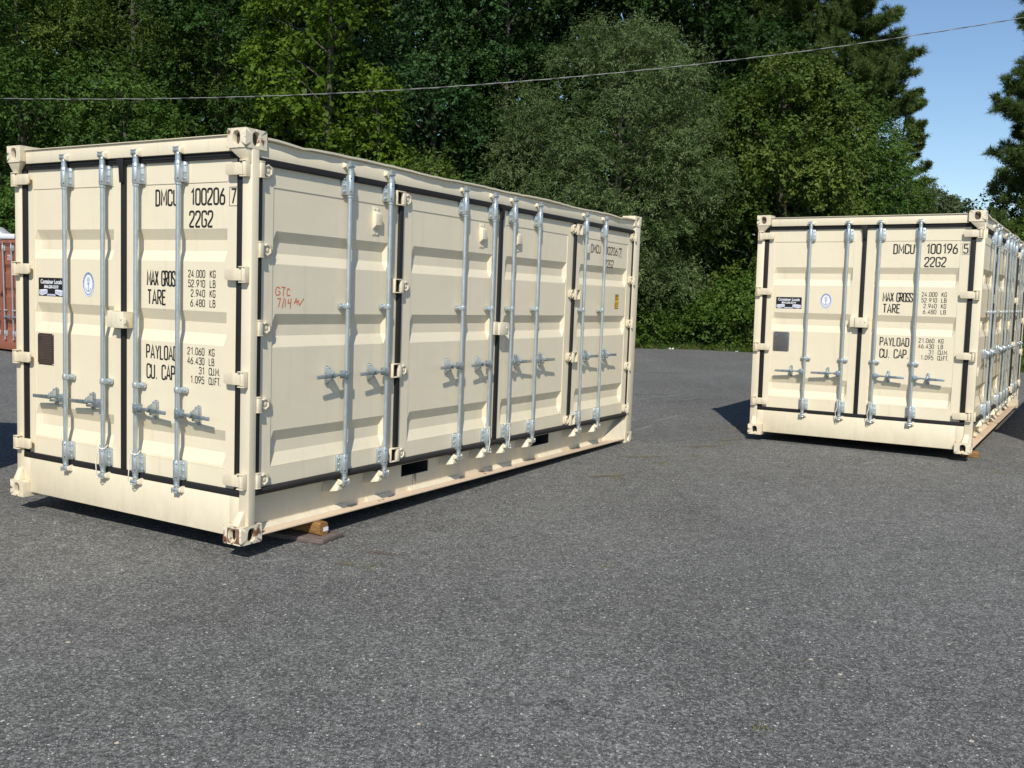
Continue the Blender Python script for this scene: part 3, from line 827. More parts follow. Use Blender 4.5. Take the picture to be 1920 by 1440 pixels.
# small orange sticker
def osk():
    return MB().prism(rounded([(0, 0), (.092, 0), (.092, .160), (0, .160)], True, .012, 3), -.0012, -.0002)
o = put('caution_sticker', None, osk, 'ink', DA['s3'], (5.508, .005, 1.537))
put('sticker_field', None, lambda: MB().prism([(.008, .008), (.084, .008), (.084, .152), (.008, .152)], -.0020, -.0013), 'orange', o)
def osk2():
    mb = MB()
    write(mb, 'SG', .018, .104, .036, .072, -.0024, stroke=.2); mb.add([(.034, -.0024, .098), (.046, -.0024, .098), (.046, -.0024, .088), (.034, -.0024, .088)], [(0, 1, 2, 3)])
    write(mb, 'UT', .018, .020, .048, .074, -.0024, stroke=.18); rect_outline(mb, .016, .076, .146, .148, .001, -.0024)
    return mb
put('sticker_mark', None, osk2, 'ink', o, smooth=False)

cb = empty('shipping_container', MBm)
tag(cb, 'farther cream shipping container, number 100196, seen nearly end-on at the right', 'shipping container', 'cream side-opening shipping containers')
DB = build_container(cb, rusty=False)
end_text(DB['e1'], '100196', '5'); side_text(DB['s3'], '100196', '5')
data_plate(DB['e0'], 'plate_grey', 'plate_text2'); stickers(DB['e0'])

# two neighbours just outside the frame whose shadows fall into it
def local(Mx, p): return Mx @ Vector(p)
pD = local(MBm, (3.78, .36, 0)); md = MBm.copy(); md.translation = (pD.x, pD.y, .05)
cd = empty('shipping_container', md)
tag(cd, 'cream shipping container beyond the right edge of view, its shadow lying beside the farther container', 'shipping container', 'cream side-opening shipping containers')
build_container(cd, full=False, rusty=False)
ang = math.radians(-8)
Rz = np.array([[math.cos(ang), -math.sin(ang), 0], [math.sin(ang), math.cos(ang), 0], [0, 0, 1]])
cc_ = empty('shipping_container', cont_matrix((-4.98, 5.92, .06), Rz @ np.array([[0, -1, 0], [1, 0, 0], [0, 0, 1]])))
tag(cc_, 'cream shipping container beyond the left edge of view, its shadow lying behind the nearest container', 'shipping container', 'cream side-opening shipping containers')
build_container(cc_, full=False, rusty=False)

# ------------------------------------------------------------------ red container, motorhome, blocks, cords, cable
def simple_red(): 
    mt, t, b = newmat('faded_red_paint'); v = mapping(t)
    c = mix(t, noise(t, v, 2.0, 5, .6), (.235, .070, .038), (.35, .125, .075))
    c = mix(t, ramp(t, noise(t, v, 9, 5, .7), [(.60, 0), (.68, .7)]), c, (.14, .05, .03))
    t.links.new(c, b.inputs['Base Color']); b.inputs['Roughness'].default_value = .6
    return mt
M['red'] = simple_red()
PAL.update({'cream': 'red', 'cream_dusty': 'red', 'cream_light': 'red', 'rubber': 'red', 'rubber_worn': 'red', 'under': 'under'})
rr = np.array([[math.cos(-.66), -math.sin(-.66), 0], [math.sin(-.66), math.cos(-.66), 0], [0, 0, 1]])
cr = empty('shipping_container', cont_matrix((-12.87, 23.05, .02), rr))
tag(cr, 'faded red shipping container standing far left behind the nearest cream one', 'shipping container')
DR = build_container(cr, rusty=False, sides=False)
mb = MB()
write(mb, '402', 1.90, 1.84, .13, 2.17, .003, stroke=.2); write(mb, '3810', 1.88, 1.64, .13, 2.19, .003, stroke=.2); write(mb, '22G1', 1.50, 2.1, .1, 1.75, .003, stroke=.2)
put('lettering', None, lambda: mb, 'pink', DR['e1'], smooth=False)
PAL.clear()

rv = empty('motorhome', loc=(-17.6, 28.6, 0)); rv.rotation_euler = (0, 0, math.radians(6))
tag(rv, 'white motorhome roof with a raised vent, standing behind the faded red container', 'motorhome')
put('body', None, lambda: MB().prism([(-3.2, .55), (3.2, .55), (3.3, 1.4), (3.1, 2.86), (-3.1, 2.86), (-3.3, 1.6)], -1.1, 1.1), 'whitepaint', rv, bevel=.08, seg=3)
put('roof_edge', None, lambda: MB().box(-3.15, 3.15, -1.13, 1.13, 2.80, 2.94), 'whitepaint', rv, bevel=.03)
put('side_stripe', None, lambda: MB().box(-3.2, 3.2, -1.112, -1.1005, 2.30, 2.60), 'bluegrey', rv)
put('roof_vent', None, lambda: MB().hull8([(1.2, -.4, 2.9405), (2.55, -.4, 2.9405), (2.55, .4, 2.9405), (1.2, .4, 2.9405)], [(1.3, -.35, 3.17), (2.25, -.35, 3.19), (2.25, .35, 3.19), (1.3, .35, 3.17)]), 'whitepaint', rv, bevel=.05, seg=3)
for x in (-2.2, -.6, 1.0):
    w = put('window', 'rvwin', lambda: MB().box(-.5, .5, -1.118, -1.1005, 1.55, 2.15), 'glass_dark', rv, (x, 0, 0), bevel=.004)
for x in (-2.3, 2.0):
    for y in (-1.0, 1.0):
        put('wheel', 'rvwheel', lambda: MB().tube([(0, -.11, .36), (0, .11, .36)], .36, 24), 'rubber', rv, (x, y, 0))

# wooden packing under the containers
Mi = MA
def gz(p): q = Mi @ Vector(p); return (q.x, q.y)
def placed(name, fn, mat, base, yaw, **kw):
    o = put(name, None, fn, mat, None, base, 0, **kw); o.rotation_euler = (0, 0, yaw); return o
yawA = math.atan2(RA[1][0], RA[0][0])
bx, by = gz((2.56, .60, 0))
def board():
    mb = MB(); pts = [(0, -.012), (.02, 0), (.015, .12), (.03, .235), (-.5, .25), (-1.1, .24), (-1.1, 0), (-.4, -.006)]
    n = len(pts); mb.add([(x, y, .002) for x, y in pts] + [(x, y, .034) for x, y in pts],
        [tuple(range(n - 1, -1, -1)), tuple(range(n, 2 * n))] + [(i, (i + 1) % n, (i + 1) % n + n, i + n) for i in range(n)]); return mb
o = placed('wooden_board', board, 'greywood', (bx, by, 0), yawA + .13, bevel=.004)
tag(o, 'weathered grey brown board on the asphalt under the nearest container corner', 'board')
bx, by = gz((2.50, .66, 0))
def timber():
    mb = MB(); w, h = .075, .092
    poly = rounded([(0, 0), (w, 0), (w, h), (0, h)], True, .022, 4)
    return mb.add([(0, y, z + .035) for y, z in poly] + [(-1.3, y, z + .035) for y, z in poly],
                  [tuple(range(len(poly))), tuple(range(2 * len(poly) - 1, len(poly) - 1, -1))] + [(i, i + len(poly), (i + 1) % len(poly) + len(poly), (i + 1) % len(poly)) for i in range(len(poly))])
tb = placed('timber_block', timber, 'wood', (bx, by, 0), yawA - .04)
tag(tb, 'short honey coloured timber with a white end tag lying on the grey board', 'timber block')
put('end_tag', None, lambda: MB().box(.0005, .0015, .030, .078, .062, .090), 'white', tb)
qb = MBm @ Vector((2.455, .42, 0))
tb2 = placed('timber_block', lambda: MB().box(-.16, .026, -.028, .028, .002, .075), 'wood', (qb.x, qb.y, 0), yawA, bevel=.006)
tag(tb2, 'orange timber end peeping out beside the bottom corner of the farther container', 'timber block')

def cord(Mx, u, side, label, seed):
    rng = random.Random(seed); y0 = (YD if side == 'end' else YS) - .045; pts = []
    for k in range(15):
        a = 2 * PI * k / 14 - 2.2; pts.append((u + .030 * math.cos(a), y0 + .030 * math.sin(a), .476 + .012 * math.sin(a * 2)))
    x, y = pts[-1][:2]
    for k in range(1, 9):
        t = k / 8; pts.append((x - .012 * t + .006 * math.sin(t * 9 + seed), y - .012 + .004 * math.sin(t * 7), .47 - .20 * t))
    pts.append((x + .012, y - .020, .262)); pts.append((x + .03, y - .012, .268))
    if side == 'side': pts = [(CW - b, a, c) for a, b, c in pts]
    pts = [tuple(Mx @ Vector(p)) for p in pts]
    o = put('tie_cord', None, lambda: MB().tube(pts, .0036, 7), 'rope')
    tag(o, label, 'cord', 'white tie cords on the locking rods')
cord(MA, 1.046, 'end', 'white cord on second end-door rod from the left of the nearest container', 1)
cord(MA, 1.391, 'end', 'white cord on third end-door rod from the left of the nearest container', 2)
cord(MA, 2.860, 'side', 'white cord on the side rod just left of the nearest container\'s lock box', 3)
cord(MA, 3.200, 'side', 'white cord on the side rod just right of the nearest container\'s lock box', 4)
cord(MBm, 1.046, 'end', 'white cord on second end-door rod of the farther container', 5)
cord(MBm, 1.391, 'end', 'white cord on third end-door rod of the farther container', 6)

# overhead service cable: two strands twisted together
px = np.array([-10.5, -7.3, -3.9, -.34, 2.86, 6.23, 7.63, 10.1]); pz = np.array([5.33, 5.40, 5.57, 5.86, 6.22, 6.71, 6.95, 7.36])
cf = np.polyfit(px, pz, 2)
cab = empty('overhead_cable', loc=(0, 20, 0)); tag(cab, 'twisted overhead cable sagging across the trees and the sky', 'cable')
for ph, nm, mt_ in ((0, 'bare_strand', 'strand_light'), (PI, 'insulated_strand', 'strand_dark')):
    xs = np.arange(-26, 26, .05)
    pts = [(float(x), .006 * math.cos(2 * PI * x / .75 + ph), float(np.polyval(cf, x)) + .006 * math.sin(2 * PI * x / .75 + ph)) for x in xs]
    put(nm, None, lambda: MB().tube(pts, .0062, 6), mt_, cab)
# ------------------------------------------------------------------ ground
rngG = random.Random(11)
def sheet(name, pts, z, mat):
    me = bpy.data.meshes.new(name); me.from_pydata([(x, y, z) for x, y in pts], [], [tuple(range(len(pts)))])
    me.materials.append(M[mat]); o = bpy.data.objects.new(name, me); COL.objects.link(o); return o
def asphalt():
    mt, t, b = newmat('weathered_asphalt'); v = mapping(t)
    big = noise(t, mapping(t, scale=(1, 1, 1)), .42, 6, .62)
    base = mix(t, ramp(t, big, [(.30, 0), (.70, 1)]), (.120, .118, .106), (.206, .202, .182))
    streak = noise(t, mapping(t, scale=(.9, .18, 1), loc=(4, 2, 0)), .8, 5, .6)
    base = mix(t, ramp(t, streak, [(.48, 0), (.66, .6)]), base, (.215, .210, .192))
    brown = noise(t, mapping(t, loc=(9, 5, 0)), .55, 4, .5)
    base = mix(t, ramp(t, brown, [(.55, 0), (.74, .32)]), base, (.115, .094, .078))
    patchy = noise(t, mapping(t, scale=(1, 1, 1)), 6.5, 8, .78)
    base = mix(t, 1.0, base, ramp(t, patchy, [(.34, .66), (.50, .98), (.68, 1.36)]), 'MULTIPLY')
    # hairline cracks where the surface has aged
    ck = t.nodes.new('ShaderNodeTexVoronoi'); ck.feature = 'DISTANCE_TO_EDGE'; ck.inputs['Scale'].default_value = .42
    wv = t.nodes.new('ShaderNodeVectorMath'); wv.operation = 'ADD'; nv = t.nodes.new('ShaderNodeTexNoise'); nv.inputs['Scale'].default_value = 1.6; nv.inputs['Detail'].default_value = 6
    t.links.new(v, nv.inputs['Vector']); t.links.new(v, wv.inputs[0]); t.links.new(nv.outputs['Color'], wv.inputs[1]); t.links.new(wv.outputs[0], ck.inputs['Vector'])
    ca_ = ramp(t, ck.outputs['Distance'], [(.0, .75), (.006, 0)])
    cm = N(t, 'ShaderNodeMath', operation='MULTIPLY'); t.links.new(ca_, cm.inputs[0]); t.links.new(ramp(t, noise(t, v, .35, 3, .5), [(.48, 0), (.58, 1)]), cm.inputs[1])
    base = mix(t, cm.outputs[0], base, (.045, .045, .045))
    mid = noise(t, v, 55, 3, .7)
    base = mix(t, ramp(t, mid, [(.34, .75), (.58, 0)]), base, (.030, .031, .034), 'MIX')
    fine = noise(t, v, 190, 2, .7)
    base = mix(t, ramp(t, fine, [(.50, 0), (.66, .8)]), base, (.33, .328, .32))
    # every stone of the mix has its own grey
    for sc, lo_, hi_, f_ in ((70, .62, 1.75, .62), (150, .55, 1.8, .5)):
        vg = t.nodes.new('ShaderNodeTexVoronoi'); vg.inputs['Scale'].default_value = sc; t.links.new(v, vg.inputs['Vector'])
        sg_ = t.nodes.new('ShaderNodeSeparateColor'); t.links.new(vg.outputs['Color'], sg_.inputs[0])
        base = mix(t, f_, base, mix(t, 1.0, base, ramp(t, sg_.outputs[0], [(0, lo_ * .55), (.55, .85), (1, hi_)]), 'MULTIPLY'))
    # exposed pale chips
    for sc, thr, col, rad in ((110, .74, (.40, .395, .385), .40), (55, .915, (.60, .59, .56), .30), (23, .985, (.66, .55, .40), .22)):
        vo = t.nodes.new('ShaderNodeTexVoronoi'); vo.inputs['Scale'].default_value = sc; t.links.new(v, vo.inputs['Vector'])
        sep = t.nodes.new('ShaderNodeSeparateColor'); t.links.new(vo.outputs['Color'], sep.inputs[0])
        a = N(t, 'ShaderNodeMath', operation='GREATER_THAN'); t.links.new(sep.outputs[0], a.inputs[0]); a.inputs[1].default_value = thr
        wob = N(t, 'ShaderNodeMath', operation='MULTIPLY_ADD'); t.links.new(sep.outputs[1], wob.inputs[0]); wob.inputs[1].default_value = rad * .8; wob.inputs[2].default_value = rad * .35
        d = N(t, 'ShaderNodeMath', operation='LESS_THAN'); t.links.new(vo.outputs['Distance'], d.inputs[0]); t.links.new(wob.outputs[0], d.inputs[1])
        mm = N(t, 'ShaderNodeMath', operation='MULTIPLY'); t.links.new(a.outputs[0], mm.inputs[0]); t.links.new(d.outputs[0], mm.inputs[1])
        base = mix(t, mm.outputs[0], base, col)
    t.links.new(base, b.inputs['Base Color']); b.inputs['Roughness'].default_value = .85
    b.inputs['Specular IOR Level'].default_value = .3
    h = noise(t, v, 120, 4, .75)
    bump(t, h, .55, .010, b)
    return mt
M['asphalt'] = asphalt()
def earth():
    mt, t, b = newmat('forest_floor'); v = mapping(t)
    c = mix(t, ramp(t, noise(t, v, 1.4, 6, .65), [(.35, 0), (.65, 1)]), (.055, .060, .022), (.15, .115, .065))
    t.links.new(c, b.inputs['Base Color']); b.inputs['Roughness'].default_value = .95
    bump(t, noise(t, v, 9, 5, .7), .8, .05, b)
    return mt
M['earth'] = earth()
g = sheet('ground', [(-900, -900), (900, -900), (900, 900), (-900, 900)], -.012, 'earth'); tag(g, kind='structure')
edge = [(60, 6), (16, 17.0), (13.2, 21.4), (11.9, 23.6), (10.2, 26.3), (8.4, 27.9), (6.9, 28.4), (5.4, 29.1), (3.8, 29.0), (0, 29.3), (-6, 30), (-14, 33), (-30, 34), (-70, 34)]
pts = []
for (x0, y0), (x1, y1) in zip(edge, edge[1:]):
    n = max(2, int(math.hypot(x1 - x0, y1 - y0) / .25)) if x0 < 20 and x1 > -20 else 4
    for k in range(n):
        t_ = k / n; j = .07 if n > 4 else 0
        pts.append((x0 + (x1 - x0) * t_ + rngG.uniform(-j, j), y0 + (y1 - y0) * t_ + rngG.uniform(-j, j)))
pts += [(-70, 34), (-70, -60), (60, -60)]
g = sheet('asphalt', pts, 0, 'asphalt'); tag(g, kind='structure')

def soft_mark(name, col, lo, hi, scale, strength, stretch=(1, 1)):
    """thin stain: colour with an irregular noise edge"""
    mt, t, b = newmat(name)
    v = mapping(t, 'Generated', loc=(-.5, -.5, 0)); gr = N(t, 'ShaderNodeTexGradient', gradient_type='SPHERICAL')
    mp = t.nodes.new('ShaderNodeMapping'); mp.inputs['Scale'].default_value = (2, 2, 0); t.links.new(v, mp.inputs[0]); t.links.new(mp.outputs[0], gr.inputs[0])
    n = noise(t, mapping(t, scale=(stretch[0], stretch[1], 1)), scale, 5, .75)
    mm = N(t, 'ShaderNodeMath', operation='MULTIPLY'); t.links.new(gr.outputs[1], mm.inputs[0]); t.links.new(n, mm.inputs[1])
    a = ramp(t, mm.outputs[0], [(lo, 0), (hi, strength)])
    b.inputs['Base Color'].default_value = (*col, 1); b.inputs['Roughness'].default_value = .9
    t.links.new(a, b.inputs['Alpha']); return mt
M['st_white'] = soft_mark('pale_scuff', (.36, .36, .355), .24, .46, 48, .5, (1, 3))
M['st_rust'] = soft_mark('rust_stain', (.17, .105, .07), .24, .50, 36, .5)
M['st_dark'] = soft_mark('oil_stain', (.05, .05, .052), .16, .60, 9, .38)
M['st_tan'] = soft_mark('dry_leaf_dust', (.22, .18, .10), .27, .45, 34, .6)
def stain(label, cat, mat, x, y, w, d, rot=0, z=.004):
    me = bpy.data.meshes.new('stain'); me.from_pydata([(-w / 2, -d / 2, 0), (w / 2, -d / 2, 0), (w / 2, d / 2, 0), (-w / 2, d / 2, 0)], [], [(0, 1, 2, 3)])
    me.materials.append(M[mat]); o = bpy.data.objects.new('ground_stain', me); COL.objects.link(o); o.location = (x, y, z); o.rotation_euler = (0, 0, rot)
    tag(o, kind='structure'); return o
def ap(u, v, h=0): q = MA @ Vector((u, v, 0)); return q.x, q.y
x, y = ap(2.60, .16); stain('', '', 'st_white', x, y, .7, .16, .50)
x, y = ap(2.60, 1.15); stain('', '', 'st_white', x, y, .5, .09, .75)
x, y = ap(3.02, .66); stain('', '', 'st_rust', x, y, .75, .22, -.28)
x, y = ap(3.0, .35); stain('', '', 'st_tan', x, y, .35, .2, -.2, .0055)
stain('', '', 'st_dark', -3.05, 5.35, .9, .45, .1)
for i, (x, y, w, d, r) in enumerate(((2.15, 13.2, 2.6, .22, .95), (1.7, 12.2, 1.2, .20, 1.0), (2.6, 16.0, 3.6, .16, .85), (3.4, 17.2, 2.2, .15, .7), (4.3, 14.9, 1.6, .2, 1.1), (1.9, 15.2, 2.2, .12, .8))):
    stain('', '', 'st_white', x, y, w, d, r, .004 + .0004 * i)
for i, (x, y, w, d, r) in enumerate(((2.2, 10.9, 1.6, .35, .3), (2.6, 11.4, 1.2, .3, .5), (1.4, 10.1, 1.3, .3, .2), (2.95, 12.1, .5, .3, .2), (.9, 9.0, 1.3, .25, .3))):
    stain('', '', 'st_tan', x, y, w, d, r, .0066 + .0004 * i)
stain('', '', 'st_dark', 3.4, 20.5, 3.0, .4, .05, .0100)

# ------------------------------------------------------------------ leaf meshes
def quads(name, V, mat, tint=None):
    n = len(V)
    me = bpy.data.meshes.new(name); me.vertices.add(n * 4); me.vertices.foreach_set('co', V.astype('f').ravel())
    me.loops.add(n * 4); me.loops.foreach_set('vertex_index', np.arange(n * 4, dtype='i'))
    me.polygons.add(n); me.polygons.foreach_set('loop_start', np.arange(0, n * 4, 4, dtype='i'))
    if tint is not None:
        a = me.attributes.new('tint', 'FLOAT', 'FACE'); a.data.foreach_set('value', tint.astype('f'))
    me.update(calc_edges=True); me.materials.append(M[mat]); return me
def unit(a): return a / np.maximum(np.linalg.norm(a, axis=1, keepdims=True), 1e-9)
def leaf_quads(r, P, D, L, Wd, NN=None):
    n = len(P)
    if NN is None: NN = r.normal(size=(n, 3))
    else: D = unit(D - NN * (D * NN).sum(1, keepdims=True) * .85)
    s = unit(np.cross(D, NN)); l = (L * r.uniform(.65, 1.25, n))[:, None]; w = (Wd * r.uniform(.7, 1.2, n))[:, None]
    nn = np.cross(D, s)
    a = P; b = P + D * l * .45 + s * w * .5 + nn * w * .12; c = P + D * l; d = P + D * l * .45 - s * w * .5 + nn * w * .12
    return np.stack([a, b, c, d], 1)
def crown_quads(r, blobs, dens, L, Wd, k=10, tw=.42, droop=.25, flat=1.0):
    Vs, T = [], []
    for c, rad in blobs:
        c = np.array(c); rad = np.array(rad) if hasattr(rad, '__len__') else np.array([rad, rad, rad * .8])
        n = max(6, int(dens * 4 * PI * (rad.prod()) ** (2 / 3)))
        o = unit(r.normal(size=(n, 3))); keep = r.uniform(size=n) < (.22 + .78 * np.clip(o[:, 2] * 1.3 + .55, 0, 1)); o = o[keep]; n = len(o)
        base = c + o * rad * r.uniform(.55, 1.0, n)[:, None]
        d = unit(o + r.normal(size=(n, 3)) * .45 + np.array([0, 0, -droop * .5]))
        t = r.uniform(0, 1, (n, k)); ln = tw * r.uniform(.6, 1.3, (n, 1))
        P = base[:, None, :] + d[:, None, :] * (t * ln)[..., None] + np.array([0, 0, -1]) * (droop * (t * ln) ** 2)[..., None] + r.normal(size=(n, k, 3)) * .035
        LD = unit((d[:, None, :] * .7 + r.normal(size=(n, k, 3)) * .75 + np.array([0, 0, -droop])).reshape(-1, 3))
        NN = unit(np.repeat(o * .75 + np.array([0, -.1, .55]), k, 0) + r.normal(size=(n * k, 3)) * .48)
        Vs.append(leaf_quads(r, P.reshape(-1, 3), LD, L, Wd, NN))
        bt = r.uniform(.0, .6); T.append(np.clip(bt + r.uniform(0, .5, n * k) + np.repeat(r.normal(0, .08, n), k), 0, 1))
    return np.concatenate(Vs), np.concatenate(T)
LEAFK = 1.28
def leafmat(name, c0, c1, c2, trans=.34, rough=.55, spec=.22):
    mt, t, b = newmat(name)
    c0, c1, c2 = [(c[0] * LEAFK * .92, c[1] * LEAFK, c[2] * LEAFK * .95) for c in (c0, c1, c2)]
    at = N(t, 'ShaderNodeAttribute', attribute_name='tint')
    col = ramp(t, at.outputs['Fac'], [(0, c0), (.55, c1), (1, c2)])
    nz = noise(t, mapping(t), .55, 3, .5); col = mix(t, ramp(t, nz, [(.35, 0), (.65, .45)]), col, tuple(x * .6 for x in c1))
    t.links.new(col, b.inputs['Base Color']); b.inputs['Roughness'].default_value = rough; b.inputs['Specular IOR Level'].default_value = spec
    tr = t.nodes.new('ShaderNodeBsdfTranslucent'); t.links.new(col, tr.inputs[0])
    ms = t.nodes.new('ShaderNodeMixShader'); ms.inputs[0].default_value = trans
    out = t.nodes['Material Output']; t.links.new(b.outputs[0], ms.inputs[1]); t.links.new(tr.outputs[0], ms.inputs[2]); t.links.new(ms.outputs[0], out.inputs[0])
    return mt
M['lf_mid'] = leafmat('leaf_mid_green', (.030, .062, .010), (.062, .115, .018), (.115, .180, .034))
M['lf_dark'] = leafmat('leaf_dark_green', (.020, .046, .010), (.042, .086, .016), (.080, .140, .028))
M['lf_wood_shade2'] = leafmat('leaf_darker_green', (.014, .034, .008), (.030, .064, .012), (.060, .108, .022))  # darker green for the trees beside and behind the willow oak
M['lf_wood_shade'] = leafmat('leaf_wood_shade', (.008, .020, .005), (.018, .036, .008), (.034, .060, .014), trans=.15)  # shade deep in the wood put into a darkened leaf colour
M['lf_olive'] = leafmat('leaf_olive', (.044, .070, .010), (.082, .120, .018), (.140, .185, .034))
M['lf_yellow'] = leafmat('leaf_yellow_green', (.044, .080, .005), (.088, .140, .010), (.145, .200, .020))
M['lf_grey'] = leafmat('leaf_grey_green', (.046, .070, .018), (.096, .136, .040), (.185, .225, .095), spec=.38)
M['lf_gum'] = leafmat('leaf_gum', (.036, .064, .010), (.075, .115, .018), (.170, .190, .040))
M['lf_blue'] = leafmat('leaf_bluish', (.022, .052, .016), (.046, .096, .028), (.086, .150, .050))
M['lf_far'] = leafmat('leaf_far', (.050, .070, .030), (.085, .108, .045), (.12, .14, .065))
M['needle'] = leafmat('pine_needle', (.038, .060, .014), (.076, .108, .026), (.130, .165, .046), trans=.12)
M['weed'] = leafmat('weed_leaf', (.032, .064, .008), (.060, .108, .014), (.110, .160, .028))
M['straw'] = leafmat('dry_grass', (.16, .13, .05), (.26, .21, .09), (.20, .22, .07))
M['bark'] = simple('bark', (.090, .075, .060), .9, 0, .5, 6)
M['bark_pine'] = simple('pine_bark', (.070, .052, .040), .9, 0, .5, 6)

def wood_mesh(r, h, rad, blobs, lean=(0, 0), z0=.25):
    mb = MB(); n = 9; tp = []
    for i in range(n + 1):
        t = i / n; tp.append((lean[0] * t + .12 * math.sin(t * 5 + rad * 30), lean[1] * t + .1 * math.sin(t * 4 + 1), h * .93 * t))
    mb.tube(tp, [rad * (1.25 if i == 0 else 1) * (1 - .82 * i / n) for i in range(n + 1)], 8)
    for c, br in blobs[::2]:
        c = Vector(c); tz = max(z0 * h, c.z - .35 * math.hypot(c.x, c.y) - .4); tz = min(tz, h * .85)
        i = tz / (h * .93) * n; k = min(n - 1, int(i)); a = Vector(tp[k]).lerp(Vector(tp[k + 1]), i - k)
        mid = a.lerp(c, .5) + Vector((r.normal() * .12, r.normal() * .12, .18))
        mb.tube([a, mid, c], [rad * .28, rad * .17, rad * .06], 5, cap=False)
    return mb
def blobset(r, n, R, z0, z1, br, power=.75, shell=.5, sq=1.0):
    out = []
    for i in range(n):
        t = (i + r.uniform()) / n; z = z0 + (z1 - z0) * t
        prof = max(.12, math.sin(PI * min(.98, max(.04, t * .86 + .14))) ** power)
        a = r.uniform(0, 2 * PI); rr = R * prof * math.sqrt(r.uniform(shell * shell, 1)); b = br * r.uniform(.6, 1.35) * (.65 + .35 * prof)
        out.append(((rr * math.cos(a), rr * math.sin(a) * sq, z), (b * 1.1, b * 1.1, b * .75)))
    return out
TREES = {}
def tree(label, x, y, h, R, z0, n, br, mat, L=.13, Wd=.07, dens=7, k=10, seed=0, rad=.16, droop=.25, tw=.42, power=.75, cat='tree', name='broadleaf_tree', group='trees along the edge of the lot', key=None, rz=0, shell=.5, lean=(0, 0), trunk_mat='bark', sc=1):
    root = empty(name, loc=(x, y, -.02)); root.rotation_euler = (0, 0, rz); root.scale = (sc, sc, sc)
    tag(root, label, cat, group)
    if key and key in TREES: me1, me2 = TREES[key]
    else:
        r = np.random.default_rng(seed)
        bl = blobset(r, int(n * (.85 if n > 40 else 1)), R, z0, h - br * .5, br, power, shell)
        V, T = crown_quads(r, bl, dens * 2.5, L * .82, Wd * .82, k, tw, droop)
        ni = int(210 * R * R * (h - z0) / 8)                     # leaves deep inside the crown
        tt = r.uniform(0, 1, ni); aa = r.uniform(0, 2 * PI, ni); pr = np.sin(PI * np.clip(tt * .86 + .14, .04, .98)) ** power * R * .62 * np.sqrt(r.uniform(0, 1, ni))
        Pi = np.stack([pr * np.cos(aa), pr * np.sin(aa), z0 + .3 + (h - z0 - 1.2) * tt], 1)
        V2 = leaf_quads(r, Pi, unit(r.normal(size=(ni, 3))), L * 1.5, max(Wd, L * .5) * 1.5)
        V = np.concatenate([V, V2]); T = np.concatenate([T, r.uniform(0, .5, ni)])  # inner leaves tinted darker, the crown's inner shade put into their colour
        me1 = quads('crown', V, mat, T)
        me2 = wood_mesh(r, h, rad, bl, lean).mesh('trunk'); me2.materials.append(M[trunk_mat])
        if key: TREES[key] = (me1, me2)
    for nm, me in (('crown', me1), ('trunk', me2)):
        o = bpy.data.objects.new(nm, me); COL.objects.link(o); o.parent = root
    return root
def needles(r, C, D, nb=26, L=.17, w=.011):
    n = len(C); d = unit((D[:, None, :] * .55 + r.normal(size=(n, nb, 3)) * .62).reshape(-1, 3))
    P = np.repeat(C, nb, 0) + np.repeat(D, nb, 0) * r.uniform(-.10, .06, (n * nb, 1))
    s = unit(np.cross(d, r.normal(size=d.shape))); l = (L * r.uniform(.7, 1.15, n * nb))[:, None]
    return np.stack([P - s * w * .5, P + s * w * .5, P + d * l + s * w * .2, P + d * l - s * w * .2], 1)
def pine(label, x, y, h, z0, R, nlimb, seed, rad=.2, w=.016, tuft=.20, per=26, lenpow=.8, dens=1.0, aim=None, key=None, rz=0, sc=1, top=1.0):
    root = empty('pine_tree', loc=(x, y, -.02)); root.rotation_euler = (0, 0, rz); root.scale = (sc, sc, sc)
    tag(root, label, 'pine tree', 'trees along the edge of the lot')
    if key and key in TREES: me1, me2 = TREES[key]
    else:
        r = np.random.default_rng(seed); mb = MB(); tp = [(.1 * math.sin(i * .7), .1 * math.cos(i * .9), h * i / 10) for i in range(11)]
        mb.tube(tp, [rad * (1 - .085 * i) for i in range(11)], 9)
        C, D = [], []
        for i in range(nlimb):
            t = (i + r.uniform()) / nlimb; z = z0 + (h - z0) * t; a = r.uniform(0, 2 * PI) if aim is None or r.uniform() < .55 else aim + r.normal() * .5
            ln = R * (1 - t * .78) ** lenpow * r.uniform(.65, 1.15); dv = np.array([math.cos(a), math.sin(a), 0]); p0 = np.array([0, 0, z]); pts = []
            for k in range(6):
                q = k / 5; pts.append(p0 + dv * ln * q + np.array([0, 0, (-.10 * math.sin(q * PI) + .22 * q * q) * ln]) + r.normal(size=3) * .03 * ln * q)
            mb.tube([tuple(p) for p in pts], [.045 * (1 - .15 * k) * (.4 + ln / R) for k in range(6)], 5, cap=False)
            ns = int((10 + ln * 9) * dens)
            for j in range(ns):
                q = r.uniform(.10, 1) ** .8; f = q * 5; k = min(4, int(f)); p = pts[k] + (pts[k + 1] - pts[k]) * (f - k)
                sd = unit((r.normal(size=3) * np.array([1, 1, .35]) + dv * .8 + np.array([0, 0, .25]))[None])[0]; sl = r.uniform(.15, .62) * (1.15 - q * .4) * min(1.2, ln * .5)
                e = p + sd * sl; mb.tube([tuple(p), tuple(e)], [.011, .006], 3, cap=False)
                for g_ in range(3): C.append(p + sd * sl * (.55 + .225 * g_)); D.append(unit((sd + np.array([0, 0, .45]) + r.normal(size=3) * .25)[None])[0])
        C = np.array(C); D = np.array(D)
        V = needles(r, C, D, per, tuft, w)
        T = np.clip(np.repeat(r.uniform(0, .6, len(C)), per) + r.uniform(0, .4, len(V)), 0, 1)
        me1 = quads('crown', V, 'needle', T); me2 = mb.mesh('trunk'); me2.materials.append(M['bark_pine'])
        if key: TREES[key] = (me1, me2)
    for nm, me in (('crown', me1), ('trunk', me2)):
        o = bpy.data.objects.new(nm, me); COL.objects.link(o); o.parent = root
    return root
